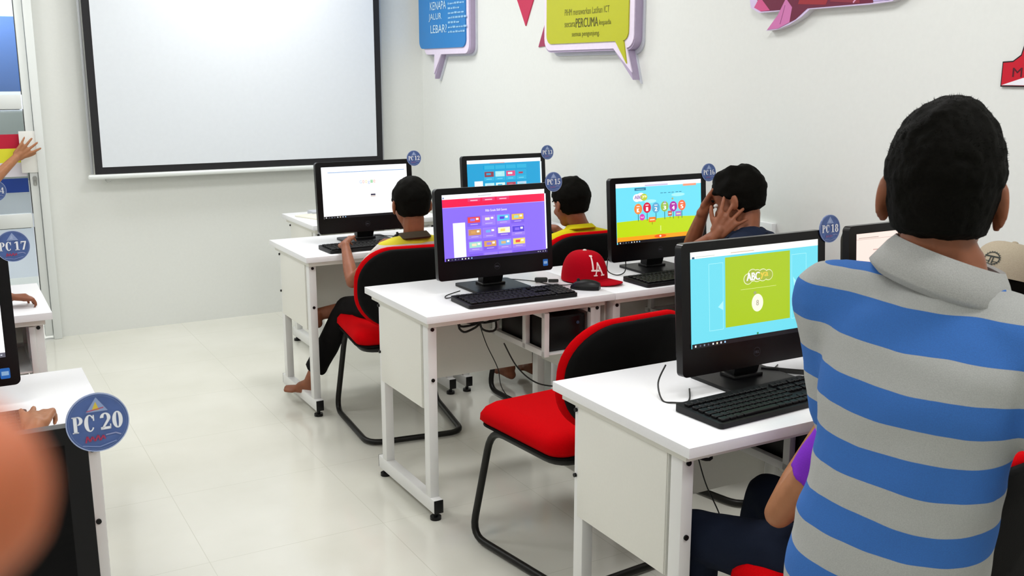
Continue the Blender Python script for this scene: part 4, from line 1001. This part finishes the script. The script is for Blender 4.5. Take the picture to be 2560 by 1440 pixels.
def person(label, group=None, *, head, hyaw, hpitch=0, hroll=0, neck, mid, hip, yaw, arms, legs, sc=1.0, hs=0.95, skin=skin_d,
           shirt_m=None, trouser_m=None, collar_m=None, sleeve=0.45, hair=dict(), voxel=0.006, hw=1.0, hz=1.0, roll=0.0, tr=1.0, collar_w=1.0, shirt_fold=0.006, shirt_bot=0.08, sleeve_r=0.05,
           wide=1.0, wmul=1.0, barefoot=True, trouser_len=0.85, extra=None, eyes=True, sleeve_m=None, shirt_vox=0.008, collar=True, hem_cut=None, foldfn=None):
    t = thing('person', label, 'person', (V(hip).x, V(hip).y, 0), 0, group)
    org = V((V(hip).x, V(hip).y, 0)); T = lambda p: V(p) - org
    head, neck, mid, hip = map(T, (head, neck, mid, hip))
    Rh = headframe(hyaw, hpitch, hroll) @ M.Diagonal((hw, 1, hz)); Rz = M.Rotation(math.radians(-yaw), 3, 'Z'); rv = Rz @ V((1, 0, 0)); fv = Rz @ V((0, 1, 0)); rh = rv.copy()
    rv = (rv * math.cos(math.radians(roll)) - V((0, 0, 1)) * math.sin(math.radians(roll)))
    b = MB()
    head_prims(b, head, Rh, hs)
    cone(b, head + Rh @ V((0, -0.025, -0.05)) * hs, neck, 0.046 * hs, 0.052 * sc); cone(b, neck, mid, 0.055 * sc, 0.07 * sc)
    torso(b, hip, mid, neck, yaw, sc * 0.93 * (.55 + .45 * tr), wmul=wmul * .97, roll=roll)
    A = {}
    for sd, a in arms.items():
        sg = -1 if sd == 'L' else 1
        S = mid + rv * sg * 0.145 * sc * wide - V((0, 0, 0.012)); W_ = T(a['wrist']); E_ = T(a['elbow']) if 'elbow' in a else ik(S, W_, 0.25 * sc, 0.225 * sc, a['pole'])
        A[sd] = (S, E_, W_)
        cone(b, mid + rv * sg * .06, S, 0.055 * sc, 0.05 * sc); chain(b, [S, S.lerp(E_, .5), E_, E_.lerp(W_, .3), W_], [0.047 * sc, 0.041 * sc, 0.034 * sc, 0.036 * sc, 0.023 * sc])
        hand(b, W_, V(a.get('hd', W_ - E_)), V(a.get('hn', (0, 0, 1))), a.get('side', -sg), sc * a.get('hsc', 1.0), a.get('curl', 25), a.get('spread', 9), a.get('thumb', 35), a.get('curls'))
    G = {}
    for sd, l in legs.items():
        sg = -1 if sd == 'L' else 1
        Hp = hip + rv * sg * 0.075 * sc; K = T(l['knee']); An = T(l['ankle']); G[sd] = (Hp, K, An)
        chain(b, [Hp, K, K.lerp(An, .3), An], [0.075 * sc * tr ** 1.5, 0.052 * sc * tr, 0.05 * sc * tr, 0.032 * sc])
        td = V(l.get('toe', fv)).normalized(); sl = td.cross(V((0, 0, 1))).normalized()
        cone(b, An - td * 0.02, An + td * 0.05 - V((0, 0, .03)), 0.032 * sc, 0.028 * sc)
        cone(b, An - td * 0.03 - V((0, 0, .035)), An + td * 0.12 - V((0, 0, .045)), 0.028 * sc, 0.02 * sc); cone(b, An - V((0, 0, .04)), An + td * 0.11 + sl * .018 - V((0, 0, .047)), 0.025 * sc, 0.018 * sc)
        for k in range(5):
            o_ = (k - 2) * 0.0135 * sc; q = An + td * (0.135 - 0.007 * abs(k - (1 if sg < 0 else 3))) * sc + sl * o_ - V((0, 0, .05)); cone(b, q - td * .03, q + td * 0.012, 0.009 * sc, 0.0085 * sc)
    body = link('body', remesh(b, voxel, skin, 3), t)
    if eyes:
        for sx in (-1, 1):
            e = MB(); c = head + Rh @ (V((sx * 0.031, 0.077, 0.006)) * hs); e.ell(c, [0.013 * hs, 0.012 * hs, 0.0085 * hs], eye_m, Rh.to_4x4(), 14, 10)
            e.ell(c + Rh @ V((0, 0.009, 0)) * hs, [0.006 * hs] * 3, blackg, None, 10, 8); e.build('eye', t)
            e = MB(); c0 = [head + Rh @ (V((sx * x, yy, zz)) * hs) for x, yy, zz in ((0.015, 0.092, 0.024), (0.03, 0.09, 0.029), (0.046, 0.078, 0.024))]; e.tube(c0, 0.003, hair_m, 6); e.build('eyebrow', t)
    hk = dict(low=-0.055, thick=0.012); hk.update({k: v for k, v in hair.items() if k in ('low', 'thick', 'ns', 'front', 'tuft', 'sub')})
    hm = hair_mesh(head, Rh, hs, **hk); ho = link('hair', hm, t)
    if hair.get('strands'):
        sb = strands(hm, head, Rh, hs, hair['strands'], hair.get('len', 0.012), hair_m, hk['low']); sm = sb.mesh('hair_strands'); link('hair_strands', sm, ho)
    # shirt
    if shirt_m:
        b = MB(); torso(b, hip, mid, neck, yaw, sc * 0.95, 0.016, shirt_bot, wmul, roll); cone(b, neck - V((0, 0, 0.035)), mid, 0.058 * sc, 0.085 * sc)
        sb = MB() if sleeve_m else b
        for sd, (S, E_, W_) in A.items():
            sg = -1 if sd == 'L' else 1; sl = arms[sd].get('sleeve', sleeve)
            cone(b, mid + rv * sg * .07 * sc, S + (E_ - S).normalized() * 0.0, 0.066 * sc, 0.058 * sc)
            tb = b if not sleeve_m else sb
            if sl <= 1: E1 = S.lerp(E_, sl); cone(tb, S, S.lerp(E_, sl * .6), 0.06 * sc, 0.056 * sc); frust(tb, S.lerp(E_, sl * .4), E1, 0.057 * sc, sleeve_r * sc)
            else:
                cone(tb, S, E_, 0.058 * sc, sleeve_r * sc * 0.95); W1 = E_.lerp(W_, sl - 1); cone(tb, E_, E_.lerp(W1, .5), sleeve_r * sc * .95, sleeve_r * sc * .9); frust(tb, E_.lerp(W1, .3), W1, sleeve_r * .9 * sc, sleeve_r * sc * .82)
        def disp(p, n, amp=shirt_fold):
            if foldfn: p = foldfn(p, n)
            q = V((p.x * 5, p.y * 5, p.z * 9)); f = noise.noise(q + V((hip.x * 7, 1, 2))) + 0.5 * noise.noise(q * 2.3)
            return p + n * amp * f
        so = link('shirt', remesh(b, shirt_vox, shirt_m, 5, disp), t)
        if sleeve_m: link('sleeve', remesh(sb, shirt_vox, sleeve_m, 4, disp), t)
        if collar:
            b = MB(); up_ = (neck - mid).normalized() if (neck - mid).length > .01 else V((0, 0, 1)); N = 28; rings = []
            tilt = M.Rotation(math.radians(-10), 3, rv) @ M.Rotation(math.radians(roll * .9), 3, fv)
            for dz, r_ in ((-0.022, 0.074), (0.002, 0.066), (0.022, 0.060), (0.025, 0.064), (0.014, 0.072), (-0.012, 0.086), (-0.016, 0.083)):
                rings.append([neck + tilt @ (rv * r_ * collar_w * sc * math.cos(2 * PI * k / N) + fv * r_ * collar_w * sc * 1.02 * math.sin(2 * PI * k / N) + V((0, 0, dz * sc * collar))) for k in range(N)])
            b.loft(rings + [rings[0]], collar_m or shirt_m, False); b.build('collar', t, angle=70)
    if trouser_m:
        b = MB(); ellp(b, hip - V((0, 0, 0.06 * (1 - tr))), (0.145 * sc * wmul * (.4 + .6 * tr), 0.112 * sc, 0.10 * sc * tr), Rz)
        for sd, (Hp, K, An) in G.items():
            cone(b, Hp.lerp(K, .3 * (1 - tr)), K, 0.09 * sc * tr, 0.066 * sc * tr); e = K.lerp(An, legs[sd].get('tl', trouser_len)); cone(b, K, K.lerp(e, .7), 0.066 * sc, 0.06 * sc); frust(b, K.lerp(e, .5), e, 0.062 * sc, 0.062 * sc)
        def dp(p, n): q = V((p.x * 9, p.y * 9, p.z * 9)); return p + n * 0.005 * (noise.noise(q) + .5 * noise.noise(q * 2.5))
        link('trousers', remesh(b, 0.008, trouser_m, 4, dp), t)
    return t, org
cloth = lambda n, c, a=0.04: mat(n, c, 0.9, noise_s=400, noise_a=a, bump=0.25, spec=0.15)
black_t = cloth('black_trousers', '0e0c0c'); navy_t = cloth('navy_trousers', '131a2a'); grey_t = cloth('grey_trousers', '77736f')

# --- the striped boy standing in the foreground
STR = [1.279, 1.252, 1.201, 1.153, 1.110, 1.068, 1.019, 0.974, 0.930, 0.885, 0.838]
polo = stripe_mat('striped_jersey', STR, '1668be', 'b2b3b0', tilt=(0.05 * 0.31, -0.05 * 0.95))
hx, hy = -0.215, -2.13; YW = 72
person('standing boy seen from behind in a blue and grey striped polo shirt', None,
       head=(hx, hy + 0.02, 1.381), hyaw=54, hpitch=-6, hroll=2, neck=(hx - 0.008, hy, 1.284), mid=(hx - 0.022, hy - 0.01, 1.218), hip=(hx - 0.045, hy + 0.025, 0.86), yaw=YW,
       arms={'L': dict(wrist=(hx + 0.19, hy + 0.17, 1.03), elbow=(hx + 0.01, hy + 0.145, 1.0), hd=(0.6, 0.2, 0.1), hn=(-.3, 0, 1), sleeve=1.35),
             'R': dict(wrist=(hx + 0.22, hy - 0.18, 0.92), elbow=(hx + 0.035, hy - 0.235, 0.975), hd=(1, 0.3, 0), hn=(0, -1, 1), sleeve=0.97)},
       legs={'L': dict(knee=(hx - 0.04, hy + 0.09, 0.46), ankle=(hx - 0.05, hy + 0.09, 0.075), tl=.95), 'R': dict(knee=(hx + 0.01, hy - 0.08, 0.46), ankle=(hx + 0.0, hy - 0.08, 0.075), tl=.95)},
       sc=1.04, hs=1.02, hw=0.88, hz=1.05, roll=8, tr=0.74, wide=1.0, wmul=0.86, collar_w=1.09, shirt_m=polo, collar_m=mat('grey_collar', 'a9a9a6', 0.9, noise_s=700, noise_a=0.12, bump=0.3, spec=0.15), trouser_m=grey_t, skin=skin_d,
       hair=dict(low=-0.098, thick=0.009, strands=1800, len=0.003, sub=6), shirt_bot=0.09, sleeve_r=0.058, shirt_fold=0.009, voxel=0.006, collar=1.1)

# --- boy in yellow and white at the search page
ylw = cloth('yellow_shirt', 'd6c818'); 
def yw_mat():
    m = bpy.data.materials.new('yellow_white_jersey'); m.use_nodes = True; nt = m.node_tree; b = nt.nodes['Principled BSDF']
    tc = nt.nodes.new('ShaderNodeTexCoord'); sp = nt.nodes.new('ShaderNodeSeparateXYZ'); nt.links.new(tc.outputs['Object'], sp.inputs[0])
    r = nt.nodes.new('ShaderNodeValToRGB'); r.color_ramp.interpolation = 'CONSTANT'; mr = nt.nodes.new('ShaderNodeMapRange')
    mr.inputs[1].default_value = 0.5; mr.inputs[2].default_value = 1.0; nt.links.new(sp.outputs['Z'], mr.inputs[0]); nt.links.new(mr.outputs[0], r.inputs[0])
    e = r.color_ramp.elements; e[0].position = 0; e[0].color = (*lin('d6c42a'), 1); e[1].position = 0.06; e[1].color = (*lin('cfc8c0'), 1)
    x = e.new(0.70); x.color = (*lin('d2c62c'), 1)
    nt.links.new(r.outputs[0], b.inputs['Base Color']); b.inputs['Roughness'].default_value = 0.9; return m
person('boy in a yellow and white shirt typing at the white search page', None,
       head=(0.34, 0.905, 1.0), hyaw=5, hpitch=-8, neck=(0.34, 0.885, 0.875), mid=(0.335, 0.885, 0.825), hip=(0.32, 1.02, 0.53), yaw=-4,
       arms={'L': dict(wrist=(0.165, 1.24, 0.80), elbow=(0.115, 1.03, 0.675), hd=(0.25, 0.8, 0.05), hn=(-0.6, 0.0, 0.7), sleeve=.5, curl=35), 'R': dict(wrist=(0.42, 1.26, 0.79), pole=(0.6, -.3, -1), hd=(-0.1, 1, 0), sleeve=.5)},
       legs={'L': dict(knee=(0.18, 1.29, 0.50), ankle=(0.055, 1.49, 0.115), toe=(-0.55, .6, 0), tl=.82), 'R': dict(knee=(0.36, 1.28, 0.51), ankle=(0.075, 1.415, 0.455), toe=(0.1, 1, 0), tl=.2)},
       sc=0.86, hs=0.97, shirt_m=yw_mat(), collar_m=cloth('brown_collar', '4a4034'), trouser_m=black_t, skin=skin_d, hair=dict(thick=0.010, low=-0.075), sleeve_r=0.052, collar=.8)
# --- boy in plain yellow at the corner desk
person('boy in a plain yellow shirt behind the purple screen, at the corner desk', None,
       head=(1.13, 0.90, 0.957), hyaw=-6, hpitch=-12, neck=(1.16, 0.865, 0.855), mid=(1.165, 0.86, 0.80), hip=(1.15, 1.0, 0.53), yaw=0,
       arms={'L': dict(wrist=(0.99, 1.2, 0.80), pole=(-.6, -.3, -1), hd=(0, 1, 0), sleeve=.6), 'R': dict(wrist=(1.23, 1.2, 0.80), pole=(0.6, -.3, -1), hd=(-0.1, 1, 0), sleeve=.6)},
       legs={'L': dict(knee=(1.04, 1.25, 0.50), ankle=(1.04, 1.32, 0.09)), 'R': dict(knee=(1.18, 1.25, 0.50), ankle=(1.18, 1.32, 0.09))},
       sc=0.86, hs=0.95, shirt_m=ylw, trouser_m=black_t, skin=skin_d, hair=dict(thick=0.016, tuft=0.014, low=-0.08), collar=.6)
# --- boy holding his head
person('boy in a navy shirt leaning forward with both hands on his head', None,
       head=(1.262, -0.075, 1.068), hyaw=-32, hpitch=-20, hroll=5, neck=(1.265, -0.125, 0.955), mid=(1.26, -0.15, 0.91), hip=(1.20, -0.17, 0.53), yaw=-22,
       arms={'L': dict(wrist=(1.135, -0.105, 0.955), elbow=(1.105, 0.05, 0.84), hd=(0.5, -0.28, 0.8), hn=(-0.7, -0.72, 0.1), sleeve=.5, spread=17, curl=10, thumb=62, side=-1, hsc=1.08),
             'R': dict(wrist=(1.19, 0.035, 1.03), elbow=(1.20, 0.13, 0.855), hd=(0.35, -0.35, 0.6), hn=(0.0, 0.8, 0.2), sleeve=.55, spread=14, curl=16, side=1)},
       legs={'L': dict(knee=(1.05, 0.14, 0.50), ankle=(1.05, 0.2, 0.09)), 'R': dict(knee=(1.22, 0.14, 0.50), ankle=(1.22, 0.2, 0.09))},
       sc=0.92, hs=1.0, shirt_m=cloth('navy_shirt', '1b2438'), trouser_m=black_t, skin=skin_d, hair=dict(thick=0.016, tuft=0.028, low=-0.085, front=0.035), voxel=0.0048, collar=.6)
# --- child in purple at the near desk
person('seated child in a purple shirt and navy trousers, mostly behind the striped boy', None,
       head=(0.30, -1.60, 1.01), hyaw=0, hpitch=-10, neck=(0.29, -1.64, 0.88), mid=(0.29, -1.65, 0.83), hip=(0.29, -1.61, 0.50), yaw=4,
       arms={'L': dict(wrist=(0.36, -1.42, 0.77), elbow=(0.10, -1.535, 0.635), hd=(1, .2, 0), sleeve=.5), 'R': dict(wrist=(0.56, -1.40, 0.79), pole=(0.6, -.3, -1), hd=(0.3, 1, 0), sleeve=.5)},
       legs={'L': dict(knee=(0.10, -1.27, 0.475), ankle=(0.13, -1.22, 0.09)), 'R': dict(knee=(0.38, -1.22, 0.49), ankle=(0.36, -1.17, 0.09))},
       sc=0.95, hs=0.93, shirt_m=cloth('purple_shirt', '7a2ebc'), trouser_m=navy_t, skin=skin_l, collar=.6)
# --- child in the beige cap
tc_, org = person('child bending towards the desk in a beige cap, right of the striped boy', None,
       head=(1.08, -1.33, 0.975), hyaw=-15, hpitch=-18, neck=(1.09, -1.41, 0.88), mid=(1.10, -1.48, 0.86), hip=(1.04, -1.58, 0.54), yaw=-5,
       arms={'L': dict(wrist=(0.97, -1.2, 0.80), pole=(-.6, -.3, -1), hd=(0, 1, 0), sleeve=.5), 'R': dict(wrist=(1.2, -1.2, 0.80), pole=(0.6, -.3, -1), hd=(-0.1, 1, 0), sleeve=.5)},
       legs={'L': dict(knee=(0.98, -1.2, 0.50), ankle=(0.98, -1.14, 0.09)), 'R': dict(knee=(1.14, -1.2, 0.50), ankle=(1.14, -1.14, 0.09))},
       sc=0.86, hs=0.93, shirt_m=cloth('dark_blue_shirt', '22325c'), trouser_m=black_t, skin=skin_d, hair=dict(thick=0.009), collar=.6)
bcap = mat('cap_beige', 'a89c88', 0.9, noise_s=300, noise_a=0.06, bump=0.3, spec=0.15)
ct = thing('baseball_cap', 'beige cap with a dark round emblem worn by the child on the right', 'cap', (1.085, -1.345, 1.02), math.radians(-100))
ct.rotation_euler = (math.radians(-12), math.radians(-4), math.radians(-119)); ct.location = (1.075, -1.335, 1.012); ct.scale = (1, 1, 0.82)
make_cap(ct, bcap, bcap)
F = Flat(lambda u, v, w: capfn(u + 0.0, v, 0.0012 + w, 306), lambda c: mat('cap_emblem', '2a302c', 0.8, noise_s=100, bump=0.1))
for k in range(20):
    a = 2 * PI * k / 20; F.ring(0.0, .052, 0.021, 0.021, 0.0185, 0.0185, 'x', k * 18, k * 18 + 18, 3, False)
    F.poly([(0.02 * math.cos(a - .1), .052 + 0.02 * math.sin(a - .1)), (0.02 * math.cos(a + .1), .052 + 0.02 * math.sin(a + .1)), (0.0245 * math.cos(a), .052 + 0.0245 * math.sin(a))], 'x', False)
F.line([(-0.018, .058), (0, .058), (0.018, .058)], 0.004, 'x'); F.line([(-0.003, .058), (-0.004, .035)], 0.003, 'x'); F.line([(0.004, .058), (0.004, .035)], 0.003, 'x'); F.line([(-0.016, .042), (-.004, .042)], 0.002, 'x'); F.line([(0.016, .042), (.004, .042)], 0.002, 'x')
F.build('emblem', ct)
# --- child at the far left desk: hand in blue sleeve
person('child at the farther left desk, blue cuff and resting hand showing', None,
       head=(-1.45, 0.66, 1.05), hyaw=0, hpitch=-8, neck=(-1.45, 0.62, 0.93), mid=(-1.45, 0.61, 0.88), hip=(-1.43, 0.66, 0.53), yaw=0,
       arms={'L': dict(wrist=(-1.55, 0.85, 0.79), pole=(-.6, -.3, -1), hd=(0, 1, 0), sleeve=1.8), 'R': dict(wrist=(-1.225, 0.845, 0.785), elbow=(-1.40, 0.80, 0.785), hd=(1, 0.05, -0.02), hn=(0, 0.2, 1), sleeve=1.8, curl=38, side=1)},
       legs={'L': dict(knee=(-1.53, 1.0, 0.50), ankle=(-1.53, 1.1, 0.09)), 'R': dict(knee=(-1.34, 1.0, 0.50), ankle=(-1.34, 1.1, 0.09))},
       sc=0.9, hs=0.93, shirt_m=cloth('cyan_shirt', '2a9ec8'), trouser_m=black_t, skin=skin_d, hair=dict(thick=0.01), sleeve_r=0.036, collar=.6)
# --- child at the bright left desk: finger tips
person('child at the bright left desk, only finger tips show over the round tag', None,
       head=(-1.50, -0.86, 1.03), hyaw=0, hpitch=-8, neck=(-1.50, -0.90, 0.91), mid=(-1.50, -0.91, 0.86), hip=(-1.47, -0.86, 0.53), yaw=0,
       arms={'L': dict(wrist=(-1.60, -0.62, 0.79), pole=(-.6, -.3, -1), hd=(0, 1, 0), sleeve=.5), 'R': dict(wrist=(-1.245, -0.635, 0.785), elbow=(-1.30, -.85, .70), hd=(0.16, .95, 0.12), hn=(-.1, -.3, 1), sleeve=.5, curls=[8, 8, 62, 68], spread=7, thumb=4)},
       legs={'L': dict(knee=(-1.56, -.5, 0.50), ankle=(-1.56, -.4, 0.09)), 'R': dict(knee=(-1.38, -.5, 0.50), ankle=(-1.38, -.4, 0.09))},
       sc=0.88, hs=0.93, shirt_m=cloth('white_shirt', 'c8c8c4'), trouser_m=black_t, skin=skin_l, hair=dict(thick=0.01), collar=.6, voxel=0.005)
# --- person at the door
person('person outside the left edge, bare arm raised with a hand on the door', None,
       head=(-1.42, 3.03, 1.40), hyaw=20, hpitch=-5, neck=(-1.42, 3.02, 1.27), mid=(-1.42, 3.02, 1.22), hip=(-1.42, 3.02, 0.82), yaw=10,
       arms={'L': dict(wrist=(-1.6, 3.05, 0.78), pole=(-.6, -.3, 0), hd=(0, .2, -1), sleeve=.6), 'R': dict(wrist=(-0.985, 3.335, 1.085), elbow=(-1.175, 3.15, 0.93), hd=(0.75, 0.1, 0.65), hn=(0.2, -1, 0.1), sleeve=.85, curl=6, spread=12, side=1)},
       legs={'L': dict(knee=(-1.5, 3.04, 0.44), ankle=(-1.5, 3.0, 0.075)), 'R': dict(knee=(-1.35, 3.04, 0.44), ankle=(-1.35, 3.0, 0.075))},
       sc=0.95, hs=0.97, shirt_m=cloth('grey_shirt', '8a8a90'), trouser_m=black_t, skin=skin_l, hair=dict(thick=0.01), collar=.6, voxel=0.005)

# --- the photographer's own finger tip, close to the lens
def finger():
    t = thing('finger', 'blurred orange finger tip covering the lower left corner', 'finger', (0, 0, 0))
    def P(px, py, d): return CP + (fw + rt * ((px - 1280) / 2541.3) - up * ((py - 720) / 2541.3)) * d
    b = MB(); tip = P(-130, 1235, 0.05); base = P(-1500, 2000, 0.062); mid_ = tip.lerp(base, .5)
    chain(b, [tip, tip.lerp(base, .25), mid_, base], [0.0052, 0.0066, 0.0070, 0.0082])
    link('fingertip', remesh(b, 0.0012, skin_f, 3), t)
finger()
